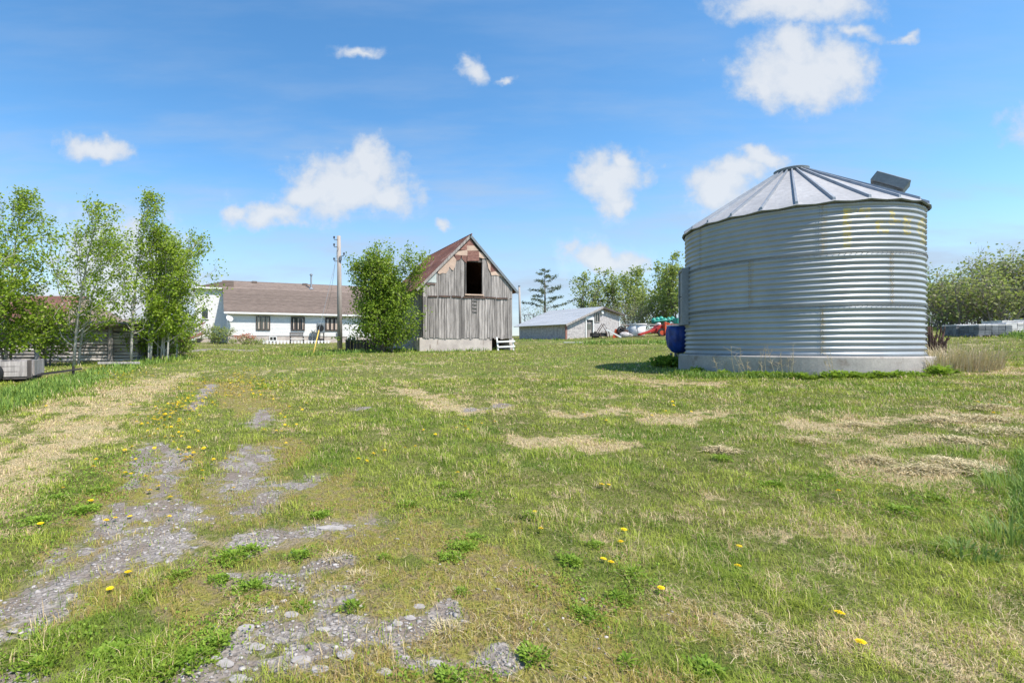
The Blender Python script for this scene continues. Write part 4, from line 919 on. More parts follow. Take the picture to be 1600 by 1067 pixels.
for px, Y, top, rad, nleaf, lb, sd, mt_ in (
        (908, 60, 430, 2.0, 1500, 'loose pale tree behind the left end of the stone shed roof', 201, 'farleaf'), (935, 63, 440, 1.7, 1000, 'thin tree standing just above the ridge of the stone shed', 202, 'farleaf'),
        (960, 60, 438, 1.9, 1700, 'greener tree right of the shed ridge', 203, 'farleaf'), (985, 62, 425, 2.2, 2300, 'tallest tree behind the right slope of the stone shed', 204, 'farleaf'),
        (1008, 58, 455, 1.7, 1300, 'short tree between the shed and the grain bin', 205, 'farleaf'), (1040, 54, 404, 2.0, 1700, 'tall airy aspen left of the grain bin door', 206, 'farleaf'),
        (1062, 50, 425, 2.2, 2600, 'leafy tree partly hidden by the left edge of the grain bin', 207, 'farleaf'), (1030, 52, 460, 2.2, 1600, 'low tree behind the orange machine', 208, 'farleaf')):
    tree('broadleaf_tree', lb, 'tree', gxy(px, Y), height(px, Y, top), rad, .14, 46, nleaf, .27, sd, far_g, 'bark', mt_, .10, (.02, 0), (.2, 0, .05), .8, wide, .22, 3, 5, .8)
for px, Y, top, rad, lb, sd in ((975, 52, 478, 2.6, 'bare brown brush behind the white tank', 221), (1000, 54, 482, 2.4, 'bare brown brush behind the teal machine', 222), (848, 58, 486, 2.6, 'olive brush at the foot of the spruce', 223), (870, 60, 492, 2.2, 'low brush right of the spruce foot', 224), (955, 56, 480, 2.4, 'bare brush above the right shed roof', 225)):
    tree('brush_shrub', lb, 'shrub', gxy(px, Y), height(px, Y, top), rad, .05, 80, 700, .16, sd, 'brush along the back of the yard', 'twig', 'willowleaf', .035, (0, 0), (.1, 0, 0), .6, None, .25, 7, 6, .6, .3)
for px, Y, top, rad, nleaf, lb, sd in ((1475, 30, 425, 2.2, 2600, 'gray stemmed willow right beside the grain bin', 301), (1530, 31, 402, 2.4, 3600, 'willow behind the charcoal block stacks', 302), (1585, 30, 388, 2.4, 4000, 'tallest willow near the right edge', 303), (1640, 29, 395, 2.4, 3600, 'willow at the right edge of the yard', 304), (1555, 27, 430, 1.8, 2200, 'shorter willow in front of the tall willows', 305), (1500, 28, 440, 1.7, 1700, 'low willow left of the charcoal blocks', 306), (1700, 29, 400, 2.4, 2500, 'willow beyond the right edge', 307)):
    tree('willow_shrub', lb, 'shrub', gxy(px, Y), height(px, Y, top) * .86, rad, .02, 120, int(nleaf * .7), .16, sd, 'willows on the right', 'twig', 'willowleaf', .035, (.03, 0), (.25, 0, 0), .8, lambda f: .9 - .4 * f, .2, 9, 6, .7, .05)
for q, px in enumerate((1452, 1490, 1530, 1572, 1612, 1655)):
    tree('low_brush', 'low twiggy brush filling the foot of the willows', 'shrub', gxy(px, 33), 2.6, 1.9, .02, 90, 900, .17, 330 + q, 'low brush under the willows', 'twig', 'willowleaf', .03, (0, 0), (.1, 0, 0), .6, lambda f: 1 - .4 * f, .25, 7, 6, .5, .1)
# spruce: sparse horizontal boughs with needle tufts near their ends
sx_, sy_ = gxy(851, 57); sH = height(851, 57, 421); sp_ = thing('spruce_tree', 'sparse old spruce with bare boughs behind the shed', 'tree', (sx_, sy_, g1(sx_, sy_)))
wd = MB(); wd.tube([(0, 0, 0), (.05, 0, sH * .5), (0, 0, sH)], [.17, .11, .02], 8); AP = []; rg = np.random.default_rng(5)
for i in range(20):
    f = .40 + .59 * i / 19; az = i * 2.4 + rg.normal() * .3; L = (1.02 - f) * 5.0 * rg.uniform(.5, 1.25) + .3
    pts = limb_pts(np.array([0, 0, sH * f]), np.array([math.cos(az), math.sin(az), .22]), L, 5, -.05, .3, (0, 0, 0), rg); wd.tube(pts, [.035 * (1.1 - f) + .01] * 3 + [.012] * 3, 5, caps=False)
    for t in np.linspace(.25, 1, int(8 + L * 8)): 
        k = min(int(t * 5), 4); AP.append(pts[k] * (1 - (t * 5 - k)) + pts[k + 1] * (t * 5 - k))
wd.build('trunk', M['bark'], sp_, True, fix=False); AP = np.array(AP); pk_ = rg.choice(len(AP), 3000); P = AP[pk_] + rg.normal(size=(3000, 3)) * np.array([.10, .10, .05])
me = leaves_mesh('crown', P, .24, np.array([0, 0, 1.0]), rg, (0, 0, -.3), .3); set_rand(me, rg.random(3000)); link('crown', me, M['sprucelef'], sp_)
# small shrubs by the house
p = hpt(337, .9); tree('round_shrub', 'dark rounded evergreen shrub at the left corner of the house', 'shrub', (p.x, p.y), 1.5, .75, .05, 60, 1500, .13, 401, None, 'bark', 'farleaf', .04, (0, 0), (0, 0, 0), .4, None, .12, 4, 5, .4)

# flower bed in front of the house: each plant a thing
for q, (px, off, hh_, kind) in enumerate(((372, 1.2, .8, 1), (380, 1.3, .9, 1), (388, 1.2, .95, 1), (395, 1.3, .75, 1), (363, 1.5, .45, 0), (385, 1.7, .4, 0), (398, 1.7, .4, 0), (408, 1.5, .45, 0))):
    p = hpt(px, off); rg = np.random.default_rng(500 + q)
    o = thing('flowering_plant' if kind else 'low_plant', 'rust pink flowering plant in the bed under the house windows' if kind else 'low dark leafy plant at the front of the house flower bed', 'plant', p, 0, 'flower bed plants by the house')
    n_ = 160; P = rg.normal(size=(n_, 3)) * np.array([.22, .18, hh_ * .25]) + np.array([0, 0, hh_ * .5]); P[:, 2] = P[:, 2].clip(.03, None)
    me = leaves_mesh('foliage', P, .13, np.array([0, 0, .8]), rg); set_rand(me, rg.random(n_)); link('foliage', me, M['farleaf'] if not kind else M['drygrass'], o)
    if kind:
        fm = MB(); [fm.ico((rg.normal() * .2, rg.normal() * .15, hh_ * rg.uniform(.6, 1)), .055, 1, .2) for _ in range(26)]; fm.build('blossoms', M['flowerred'], o)
# steps with a railing at the left of the house
p = hpt(322, -2.0); stp = thing('entry_steps', 'red brown wooden steps with a railing at the left end of the house', 'steps', (p.x - .2, p.y, p.z), HP)
sm = MB(); [sm.box((-.25 - .34 * k, .6, .95 - .15 * k), (.34, 1.2, .06)) for k in range(7)]; [sm.bar((0, y_, 1.0), (-2.5, y_, -.05), .05, .25) for y_ in (.02, 1.2)]; sm.build('treads', M['brick'], stp)
for y_ in (0, 1.2):
    rl = MB(); rl.bar((.1, y_, 2.0), (-2.6, y_, .85), .06, .09); [rl.box((-.1 - .3 * k, y_, 1.40 - .128 * k), (.04, .04, 1.0)) for k in range(9)]; rl.build('railing', M['darkwood'] if y_ else M['brick'], stp)

# ================================================================== utility pole and its guy wire
px_, py_ = gxy(530, 33.5); pz = g1(px_, py_); ph_ = T(530, 33.5, 369) - pz
pole = thing('utility_pole', 'tall weathered wooden utility pole beside the big bush', 'utility pole', (px_, py_, pz))
MB().tube([(0.05, 0, -.3), (.02, 0, ph_ * .5), (-.03, 0, ph_)], [.19, .165, .13], 14).build('shaft', M['polewood'], pole, True)
for q, zf in enumerate((.965, .90, .82, .775)):
    sd_ = -1 if q < 2 else (1 if q == 2 else -1)
    bk_ = MB(); bk_.tube([(sd_ * .1, -.1, ph_ * zf), (sd_ * .34, -.12, ph_ * zf), (sd_ * .34, -.12, ph_ * zf + .1)], .022, 6); bk_.build('bracket', M['iron'], pole)
    ins = MB(); ins.lathe([(.03, 0), (.07, .02), (.04, .06), (.07, .09), (.05, .15), (.01, .17)], 10, (sd_ * .34, -.12, ph_ * zf + .08)); ins.build('insulator', M['iron'], pole)
MB().box((.12, -.14, ph_ * .80), (.16, .14, .3)).build('junction_box', M['galvdark'], pole); MB().box((-.16, -.1, .95), (.12, .1, .3)).build('junction_box', M['galvdark'], pole)
gx_, gy_ = at(489, 552); a_ = Vector((gx_, gy_, g1(gx_, gy_) - .1)); e_ = Vector((px_, py_ - .12, pz + ph_ * .9))
gw = thing('guy_wire', 'thin steel guy wire running from the pole to the lawn', 'guy wire', a_); MB().tube([(0, 0, 0), e_ - a_], .012, 5).build('cable', M['galvdark'], gw)
dir_ = (e_ - a_).normalized(); ml = 1.85
MB().tube([dir_ * .12, dir_ * ml], .035, 10).build('wire_guard', M['yellow'], gw, True)
# service wire from the pole to the house roof
h_at = Matrix.Rotation(HP, 3, 'Z') @ Vector((hf(508, 490)[0], -.3, hz_e + .1)) + H0; s0 = Vector((px_ - .1, py_, pz + ph_ * .93)); pts = [s0.lerp(h_at, t) - Vector((0, 0, .7 * math.sin(math.pi * t))) for t in np.linspace(0, 1, 12)]
tag(MB().tube(pts, .012, 4).build('service_wire', M['galvdark']), 'grey service wire sagging from the pole to the house roof', 'wire')
# low dark wooden crib beside the pole
cx_, cy_ = gxy(542, 31.2); crib = thing('wooden_crib', 'low dark board crib between the pole and the big bush', 'crib', (cx_, cy_, g1(cx_, cy_)), R(8))
cb = MB(); [cb.box((.11 + .21 * k, 0, .33), (.2, .04, .66 + rnd.uniform(-.03, .03)), tint=rnd.uniform(.6, 1.3)) for k in range(12)]; [cb.box((.0, .1 + .2 * k, .33), (.04, .19, .64), tint=.8) for k in range(6)]; cb.build('board_wall', M['darkwood'], crib)
MB().box((1.28, .6, .68), (2.7, 1.35, .05), tint=1.6).build('lid', M['darkwood'], crib)

# ================================================================== stone shed
S0 = Vector((15.74, 42.0, 2.0)); SP = R(30); SW, SD = 7.7, 5.4
shed = thing('stone_shed', 'low grey stone shed with a pale tin roof at the back of the yard', 'shed', S0, SP)
def sf(px, py, off=0): return plane_xz(S0, SP, px, py, off)
zl, za_, zr_ = sf(884, 505.5)[1], sf(938, 480)[1], sf(971, 491)[1]; xa_ = sf(938, 500)[0]; SWx = sf(968, 500)[0]
zl = max(zl, 1.35)
wl = MB(); dX0, dX1 = sf(915, 500)[0], sf(926.5, 500)[0]; dZ = sf(920, 495.5)[1]
wl.prism([(0, -.5), (dX0, -.5), (dX0, zl + (za_ - zl) * dX0 / xa_ - .05), (0, zl - .05)], 0, .3); wl.prism([(dX0, dZ), (dX1, dZ), (dX1, zl + (za_ - zl) * dX1 / xa_ - .05), (dX0, zl + (za_ - zl) * dX0 / xa_ - .05)], 0, .3)
wl.prism([(dX1, -.5), (SWx, -.5), (SWx, zr_ - .05), (xa_, za_ - .05), (dX1, zl + (za_ - zl) * dX1 / xa_ - .05)], 0, .3)
wl.box((.15, SD / 2 + .15, zl / 2 - .28), (.3, SD - .3, zl + .45)); wl.box((SWx - .15, SD / 2 + .15, zr_ / 2 - .28), (.3, SD - .3, zr_ + .4)); wl.prism([(0.3, -.5), (SWx - .3, -.5), (SWx - .3, zr_ - .1), (xa_, za_ - .1), (.3, zl - .05)], SD - .02, SD + .3)
wl.build('wall', M['stone'], shed)
slope_roof('roof', xa_, za_, -.35, zl - .35 * (za_ - zl) / xa_, -.3, SD + .4, .05, M['shedroof'], shed, .6, .04, .02)
slope_roof('roof', xa_ + .002, za_, SWx + .35, zr_ - .35 * (za_ - zr_) / (SWx - xa_), -.3, SD + .4, .05, M['shedroof'], shed, .6, .04, .02)
MB().bar((xa_, -.32, za_ - .05), (-.35, -.32, zl - .05 - .35 * (za_ - zl) / xa_), .04, .16).build('rake_board', M['greywood'], shed); MB().bar((xa_, -.323, za_ - .05), (SWx + .35, -.323, zr_ - .05 - .35 * (za_ - zr_) / (SWx - xa_)), .04, .16).build('rake_board', M['darkwood'], shed)
dz_b = sf(920, 528)[1]
dd = MB(); nb_ = 6; [dd.box((dX0 + .06 + (dX1 - dX0 - .12) * (k + .5) / nb_, .1, (dz_b + dZ - .35) / 2), ((dX1 - dX0 - .12) / nb_ - .012, .05, dZ - .35 - dz_b), tint=rnd.uniform(.7, 1.2)) for k in range(nb_)]
do = dd.build('door', M['greywood'], shed); MB().box((dX0 + (dX1 - dX0) * .55, .07, dZ - .85), (.5, .02, .5)).build('pane', M['glass'], do)
df = MB(); df.box((dX0 + .0, -.03, (dz_b + dZ) / 2), (.12, .08, dZ - dz_b)); df.box((dX1, -.03, (dz_b + dZ) / 2), (.12, .08, dZ - dz_b)); df.box(((dX0 + dX1) / 2, -.03, dZ - .1), (dX1 - dX0 - .12, .08, .28)); df.build('door_frame', M['trim'], shed)
x0, z1 = sf(928.5, 488); x1, z0 = sf(936.5, 503.5); window(shed, S0, SP, x0, z0, x1, z1, y=-.02, mull=1, fmat='greywood')
lx, lz = sf(939.5, 488); lm = MB(); lm.box((lx, -.08, lz), (.28, .18, .32)); lm.build('wall_lamp', M['trim'], shed, bevel=.03)
MB().box((0.02, -.02, zl / 2 - .3), (.22, .06, zl + .3), tint=1).build('corner_brick', M['brick'], shed); MB().box((SWx - .02, -.02, zr_ / 2 - .3), (.14, .06, zr_ + .2)).build('corner_board', M['trim'], shed)
# pole and metal frame between barn and shed
ax, ay = gxy(812, 52); pl_ = thing('bare_pole', 'bare grey pole rising between the barn and the stone shed', 'pole', (ax, ay, g1(ax, ay))); hgt_ = height(811, 52, 447)
MB().tube([(0.1, 0, -.2), (-.05, 0, hgt_)], [.14, .10], 10).build('shaft', M['polewood'], pl_, True); MB().tube([(-.05, 0, hgt_ - .1), (-.05, 0, hgt_ + .05)], .11, 8).build('cap', M['galvdark'], pl_)
ax, ay = gxy(820, 50); fr2 = thing('pipe_frame', 'grey pipe frame behind the left end of the stone shed', 'frame', (ax, ay, g1(ax, ay))); hgt_ = height(820, 50, 491)
for dx in (0, .9): MB().tube([(dx, 0, -.1), (dx, 0, hgt_)], .05, 8).build('post', M['galvdark'], fr2)
MB().tube([(0, 0, hgt_ - .05), (.9, 0, hgt_ - .05)], .045, 8).build('rail', M['galvdark'], fr2)

# ================================================================== machinery between the shed and the bin
def spot(px, Y): x, y = gxy(px, Y); return (x, y, g1(x, y))
o = thing('walking_plough', 'dark iron plough with raised handles in the long grass by the shed door', 'plough', spot(926, 40.5))
MB().box((.5, 0, .35), (1.2, .6, .3)).build('frame', M['iron'], o); MB().prism([(0, .05), (.5, .1), (.2, .6)], -.2, .2).build('share', M['iron'], o)
for y_ in (-.2, .2): MB().tube([(.25, y_, .3), (.85, y_, 1.25), (1.25, y_, .55), (1.35, y_, .1)], .035, 7).build('handle', M['rust'], o)
MB().ring([(.26, -.03), (.3, -.03), (.3, .03), (.26, .03)], 20, (.75, -.36, .32), M=Matrix.Rotation(R(90), 4, 'X')).build('wheel', M['rust'], o)
o = thing('white_beam', 'white painted wooden beam leaning among the rusty parts', 'beam', spot(947, 40.3)); MB().bar((0, 0, .75), (1.15, -.2, .1), .1, .12).build('beam', M['trim'], o)
o = thing('orange_marker', 'small orange metal panel among the rusty machine parts', 'metal panel', spot(957, 40.8)); MB().prism([(0, 0), (.42, 0), (.35, .75), (.22, .72), (.1, .3)], -.03, .03).build('panel', M['orange'], o); MB().box((.2, .1, .2), (.06, .2, .4)).build('post', M['rust'], o)
o = thing('rusty_engine', 'rusty seized engine with a flywheel in the long grass', 'engine', spot(966, 41)); MB().box((.35, 0, .4), (.8, .55, .5)).build('block', M['rust'], o, bevel=.04)
MB().ring([(.2, -.06), (.3, -.06), (.3, .06), (.2, .06)], 22, (.05, -.35, .62), M=Matrix.Rotation(R(90), 4, 'X')).build('flywheel', M['iron'], o); MB().tube([(.6, 0, .6), (.62, 0, .95), (.9, 0, .98)], .05, 8).build('exhaust', M['rust'], o); MB().box((.4, .05, .72), (.4, .3, .15)).build('head', M['iron'], o)
o = thing('grey_sacks', 'grey bundle of sacking slumped beside the rusty engine', 'sacks', spot(976, 40.6)); b2 = MB(); b2.ico((0, 0, .2), .38, 3, .05, 1, (1.2, .8, .7)); b2.ico((.4, .1, .15), .3, 3, .06, .9, (1.1, .8, .6)); b2.build('sack', M['stone'], o, True); MB().tube([(-.3, -.25, .25), (.5, -.22, .22)], .02, 6).build('rope', M['twig'], o)
o = thing('white_drum', 'small white plastic drum left of the white tank', 'drum', spot(980, 41.5)); MB().lathe([(.24, 0), (.27, .04), (.27, .34), (.285, .36), (.27, .38), (.27, .66), (.25, .7)], 24, (0, 0, 0)).build('body', M['plasticwhite'], o, True); MB().lathe([(.05, 0), (.05, .04)], 10, (.1, -.05, .70)).build('bung', M['plasticwhite'], o)
o = thing('white_tank', 'large open white plastic tank between the engine and the red machine', 'tank', spot(995, 41.2)); hh_ = height(995, 41.5, 506)
MB().lathe([(.55, 0), (.60, .05), (.68, hh_ - .1), (.60, hh_ - .1), (.55, .1)], 32).build('body', M['plasticwhite'], o, True); MB().lathe([(.66, hh_ - .1), (.75, hh_ - .09), (.75, hh_), (.64, hh_)], 32).build('rim', M['plasticwhite'], o); MB().tube([(-.25, -.68, .9), (-.3, -.70, .5), (-.22, -.72, .05)], .025, 6).build('hose', M['galvdark'], o)
o = thing('red_baler', 'red farm baler with a long feed chute behind the white tank', 'baler', spot(1018, 40.3)); 
MB().bar((-1.2, -.3, .12), (.9, .1, .75), .34, .14).build('feed_chute', M['red'], o)
MB().prism([(.2, .25), (1.25, .25), (1.35, .6), (1.15, .88), (.6, .95), (.25, .65)], -.4, .5).build('body', M['red'], o, bevel=.03)
for q, xx in enumerate((.55, 1.25)):
    w_ = MB().ring([(.20, -.07), (.33, -.08), (.33, .08), (.20, .07)], 24, (xx, -.55, .30), M=Matrix.Rotation(R(90), 4, 'X')).build('wheel', M['iron'], o); MB().lathe([(.03, -.05), (.2, -.05), (.2, .05), (.03, .05)], 20, (xx, -.55, .30), M=Matrix.Rotation(R(90), 4, 'X')).build('rim', M['orange'], w_)
MB().ring([(.28, -.03), (.34, -.03), (.34, .03), (.28, .03)], 24, (1.0, -.46, .78), M=Matrix.Rotation(R(90), 4, 'X')).build('guard_hoop', M['orange'], o); MB().lathe([(.14, 0), (.16, .12), (.1, .2)], 16, (.6, 0, .93)).build('cap', M['plasticwhite'], o)
o = thing('orange_harvester', 'orange farm machine with horizontal rails left of the grain bin', 'farm machine', spot(1041, 40)); 
MB().box((.8, .2, .55), (2.0, .8, .5)).build('body', M['red'], o, bevel=.03)
for k in range(3): MB().box((.85, -.28, .35 + .27 * k), (2.1, .1, .13)).build('rail', M['orange'], o)
for xx in (-.25, 1.9): MB().prism([(xx - .09, .05), (xx + .09, .05), (xx + .06, 1.15), (xx - .06, 1.15)], -.38, -.2).build('upright', M['orange'], o)
for xx in (.0, 1.5): 
    w_ = MB().ring([(.16, -.07), (.28, -.08), (.28, .08), (.16, .07)], 22, (xx, -.48, .24), M=Matrix.Rotation(R(90), 4, 'X')).build('wheel', M['iron'], o); MB().lathe([(.03, -.05), (.16, -.05), (.16, .05), (.03, .05)], 16, (xx, -.48, .24), M=Matrix.Rotation(R(90), 4, 'X')).build('rim', M['orange'], w_)
o = thing('teal_seeder', 'teal farm implement on an iron frame behind the red baler', 'farm machine', spot(1020, 47)); zt_ = height(1030, 47, 493)
MB().box((1.0, 0, zt_ - .9), (2.2, .7, .25)).build('frame', M['iron'], o); [MB().box((.3 + 1.4 * k, 0, (zt_ - .9) / 2), (.1, .5, zt_ - .9)).build('leg', M['iron'], o) for k in range(2)]
for k in range(6): MB().lathe([(.1, 0), (.2, .1), (.22, .35), (.12, .5), (.02, .55)], 14, (.1 + .36 * k, 0, zt_ - .75 + .08 * (k % 3))).build('hopper', M['teal'], o)
MB().tube([(.0, -.2, zt_ - .55), (2.1, -.2, zt_ - .35)], .05, 8).build('boom', M['teal'], o)
o = thing('teal_hopper', 'teal metal hopper showing just left of the grain bin', 'hopper', spot(1058, 44)); zt_ = height(1060, 44, 497); MB().prism([(.1, zt_ - .9), (.45, zt_ - .9), (.7, zt_ - .45), (.7, zt_), (-.15, zt_), (-.15, zt_ - .45)], -.35, .35).build('bin', M['teal'], o); [MB().box((.0 + .5 * k, 0, (zt_ - .5) / 2), (.07, .5, zt_ - .5)).build('leg', M['iron'], o) for k in range(2)]
o = thing('rail_fence', 'low grey rail fence behind the white tank', 'fence', spot(970, 46)); zt_ = height(990, 46, 506)
for k in range(4): MB().box((k * 1.1, 0, zt_ / 2), (.1, .1, zt_ + .1)).build('post', M['greywood'], o)
for z_ in (zt_ - .06, zt_ - .5): MB().box((1.65, -.07, z_), (3.6, .04, .12)).build('rail', M['greywood'], o)
o = thing('white_plank', 'pale plank lying flat in the grass before the stone shed', 'plank', (*at(896, 536), 0)); o.location.z = g1(o.location.x, o.location.y) + .06; MB().box((0, 0, 0), (1.5, .25, .04)).build('board', M['trim'], o); MB().box((.4, .02, -.03), (.08, .22, .03)).build('batten', M['trim'], o)

# ================================================================== log building on the left
L0 = Vector((*gxy(-70, 22.5), 0)); L0.z = .62; LP = R(4); LW = gxy(212, 23.2)[0] - L0.x + .2
logb = thing('log_building', 'low grey log building with a rusty sagging roof behind the aspens', 'log building', L0, LP)
def lf(px, py): return plane_xz(L0, LP, px, py)
LZ = lf(150, 508)[1]; lg = MB(); n_ = 12
for i in range(n_):
    z = LZ * (i + .5) / n_; xe = 0
    while xe < LW:
        ll = min(rnd.uniform(2.5, 5), LW - xe); r_ = LZ / n_ * .47
        pts = [(xe + .01 + (ll - .02) * t, rnd.uniform(-.03, .03), z + rnd.uniform(-.016, .016)) for t in np.linspace(0, 1, 6)]; lg.tube(pts, [r_ * rnd.uniform(.9, 1.05) for _ in range(6)], 10, rnd.uniform(.65, 1.25)); xe += ll
    lg.tube([(LW - .05, .1, z), (LW - .05, 5, z)], LZ / n_ * .53, 8, rnd.uniform(.7, 1.2)); lg.tube([(.05, .1, z), (.05, 5, z)], LZ / n_ * .53, 8, rnd.uniform(.7, 1.2))
lg.box((LW / 2, 2.5, LZ / 2 - .2), (LW - .12, 4.9, LZ + .3), tint=.3); lg.build('log_wall', M['logwood'], logb)
for px in (62, 175): 
    x_, _ = lf(px, 540); MB().box((x_, -.14, LZ / 2), (.2, .08, LZ)).build('wall_post', M['greywood'], logb)
zr2 = 1.5 + (541 - 464) * 24.8 / F - L0.z; xk = lf(88, 470)[0]; rm = MB()
rm.prism([(-.5, LZ + .05), (2.6, zr2), (2.6, zr2 + .1), (-.5, LZ + .15)], -.6, xk, axis='x'); rm.prism([(2.6, zr2), (5.5, LZ), (5.5, LZ + .1), (2.6, zr2 + .1)], -.6, xk, axis='x')
rm.prism([(-.5, zr2 - zr2), (0, 0), (0, 0)], 0, 0) if False else None
rm.build('roof', M['rustroof'], logb)
r2 = MB(); za2 = LZ + .1
xh = xk + 1.5
r2.add([(xk, -.45, LZ + .07), (xk, 2.6, zr2 - .02), (xh, 2.6, LZ + .42), (xh, -.45, LZ + .07), (LW + .3, 2.6, LZ + .36), (LW + .3, -.45, LZ + .06), (xk, 5.4, LZ + .05), (xh, 5.4, LZ + .06), (LW + .3, 5.4, LZ + .05), (xk, -.45, LZ - .05), (LW + .3, -.45, LZ - .05)], [(0, 1, 2, 3), (3, 2, 4, 5), (1, 6, 7, 2), (2, 7, 8, 4), (0, 3, 5, 10, 9)])
r2.build('lean_roof', M['soil'], logb, fix=False)
MB().prism([(-.1, LZ - .05), (2.6, zr2 - .02), (5.2, LZ - .05)], xk - .12, xk - .06, axis='x').build('gable_end', M['logwood'], logb)
MB().box((LW / 2, -.2, LZ + .0), (LW + .5, .3, .09), tint=.7).build('eave_board', M['darkwood'], logb)
# farm wagon
WR = R(27); wx1 = 2.3; wc = gxy(50, 12.8); w0 = Vector((wc[0] - wx1 * math.cos(WR), wc[1] - wx1 * math.sin(WR), 0)); w0.z = g1(wc[0], wc[1])
wag = thing('farm_wagon', 'old low farm wagon with weathered board sides at the left edge', 'wagon', w0, WR)
wz0, wz1 = 1.5 + (541 - 588) * 12.8 / F - w0.z, 1.5 + (541 - 564) * 12.8 / F - w0.z
sd_ = MB(); [sd_.box((wx1 / 2 - .6, 0, wz0 + (wz1 - wz0) * (k + .5) / 3), (wx1 + 1.2, .04, (wz1 - wz0) / 3 - .012), tint=rnd.uniform(.9, 1.45)) for k in range(3)]; sd_.build('side_board', M['greywood'], wag)
eb = MB(); [eb.box((wx1 + .02, .1 + .38 * (k + .5), (wz0 + wz1) / 2 + .02), (.04, .37, wz1 - wz0), tint=rnd.uniform(.9, 1.3)) for k in range(4)]; eb.build('end_board', M['greywood'], wag)
bs = MB(); [bs.box((wx1 / 2 - .6, 1.62, wz0 + (wz1 - wz0) * (k + .5) / 3), (wx1 + 1.2, .04, (wz1 - wz0) / 3 - .012)) for k in range(3)]; bs.build('side_board', M['greywood'], wag)
for x_ in (.55, wx1 - .05): MB().box((x_, -.04, (wz0 + wz1) / 2), (.09, .04, wz1 - wz0 + .06)).build('stake', M['darkwood'], wag)
MB().box((wx1 / 2 - .6, .8, wz0 - .03), (wx1 + 1.2, 1.6, .06)).build('bed', M['darkwood'], wag); ch = MB(); [ch.box((wx1 / 2 - .5, y_, wz0 - .10), (wx1 + 1.1, .08, .09)) for y_ in (.4, 1.2)]; ch.build('chassis', M['iron'], wag)
for y_ in (.02, 1.55):
    wh = MB().ring([(.14, -.07), (.27, -.09), (.29, -.05), (.29, .05), (.27, .09), (.14, .07)], 28, (1.42, y_, .27), M=Matrix.Rotation(R(90), 4, 'X')).build('wheel', M['black'], wag, True); MB().lathe([(.03, -.06), (.15, -.05), (.15, .05), (.03, .06)], 18, (1.42, y_, .27), M=Matrix.Rotation(R(90), 4, 'X')).build('rim', M['rust'], wh)
xd = wx1 + 1.05; zd_ = 1.5 + (541 - 579) * 12.9 / F - w0.z
MB().bar((wx1 - .5, .4, wz0 - .06), (xd, .75, zd_), .045, .05).build('drawbar', M['iron'], wag); MB().bar((wx1 - .5, 1.2, wz0 - .06), (xd, .78, zd_), .045, .05).build('drawbar', M['iron'], wag)
xj = wx1 + .85; MB().tube([(xj, .74, zd_ + .08), (xj, .74, .02)], .035, 8).build('jack_stand', M['iron'], wag)
p = at(140, 578); o = thing('loose_board', 'pale weathered board lying at the foot of the log wall', 'board', (p[0], p[1] + 1.5, g1(p[0], p[1] + 1.5) + .12), R(4)); MB().box((.2, 0, 0), (1.5, .12, .08), tint=1.3).build('plank', M['greywood'], o); MB().box((-.2, .02, -.07), (.1, .1, .1)).build('block', M['greywood'], o)

# ================================================================== block pallets on the right
blk = 'pallets of paving blocks'
for q, (px, Y, nx_, rz_, mt_, lb) in enumerate(((1493, 22.4, 5, R(-22), 'blockgrey', 'charcoal block stack furthest left of the pallets'), (1529, 21.4, 5, R(-14), 'blockgrey', 'charcoal block stack with a pale end second from the left'), (1572, 21.6, 5, R(-6), 'blockpale', 'pale paving block stack right of the charcoal stacks'), (1610, 21.8, 5, R(-6), 'blockpale', 'pale paving block stack at the right edge of the photo'), (1566, 23.6, 6, R(-8), 'blockpale', 'pale paving block stack behind the others'), (1618, 24.2, 6, R(-8), 'blockpale', 'pale paving block stack behind on the far right'))):
    x, y = gxy(px, Y); o = thing('block_pallet', lb, 'block pallet', (x, y, g1(x, y)), rz_, blk)
    pm = MB(); [pm.box((.6, .1 + .2 * k, .09), (1.2, .12, .03)) for k in range(5)]; [pm.box((.1 + .5 * k, .5, .035), (.1, 1.0, .08)) for k in range(3)]; pm.build('pallet', M['greywood'], o)
    bm_ = MB(); nL = 4
    for L_ in range(nL):
        for i in range(nx_):
            for j in range(4): bm_.box((.02 + 1.16 * (i + .5) / nx_ + rnd.uniform(-.006, .006), .02 + .96 * (j + .5) / 4 + rnd.uniform(-.008, .008), .105 + .1 * (L_ + .5)), (1.16 / nx_ - .012, .96 / 4 - .012, .092), tint=rnd.uniform(.8, 1.25))
    bm_.build('blocks', M[mt_], o, bevel=.006)
    tl_ = MB(); [tl_.box((.02 + 1.16 * (i + .5) / nx_, .02 + .96 * (j + .5) / 4, .105 + .1 * nL + .028), (1.16 / nx_ - .008, .96 / 4 - .008, .05), tint=rnd.uniform(1.0, 1.5)) for i in range(nx_) for j in range(4)]; tl_.build('top_layer', M['blockpale'], o, bevel=.006)

# ================================================================== rocks, weeds, clumps
def rock(name, label, px, py, s, grp=None, mat='rock', sc=(1, .8, .6), Y=None):
    p = at(px, py) if Y is None else gxy(px, Y); m_ = MB(); m_.ico((0, 0, 0), s, 3 if mat == 'rock' else 2, 0 if mat == 'rock' else .13, 1, sc); V_ = np.array(m_.v)
    nz_ = (fbm(V_[:, 0] / s * 1.6 + px, V_[:, 1] / s * 1.6 + V_[:, 2] / s, 3) - .5); m_.v = [tuple(v_ * (1 + .5 * k)) for v_, k in zip(V_, nz_)]
    o = m_.build(name, M[mat], None, mat == 'rock'); o.location = (p[0], p[1], g1(*p) + s * sc[2] * .25); return tag(o, label, 'rock', grp)
rock('boulder', 'rounded pale boulder in the dry grass right of the grain bin', 1470, 548, .32, Y=13.0)
rock('flat_stone', 'long flat stone lying on the gravel of the driveway', 520, 826, .085, None, 'gravelstone', (1.5, .55, .25))
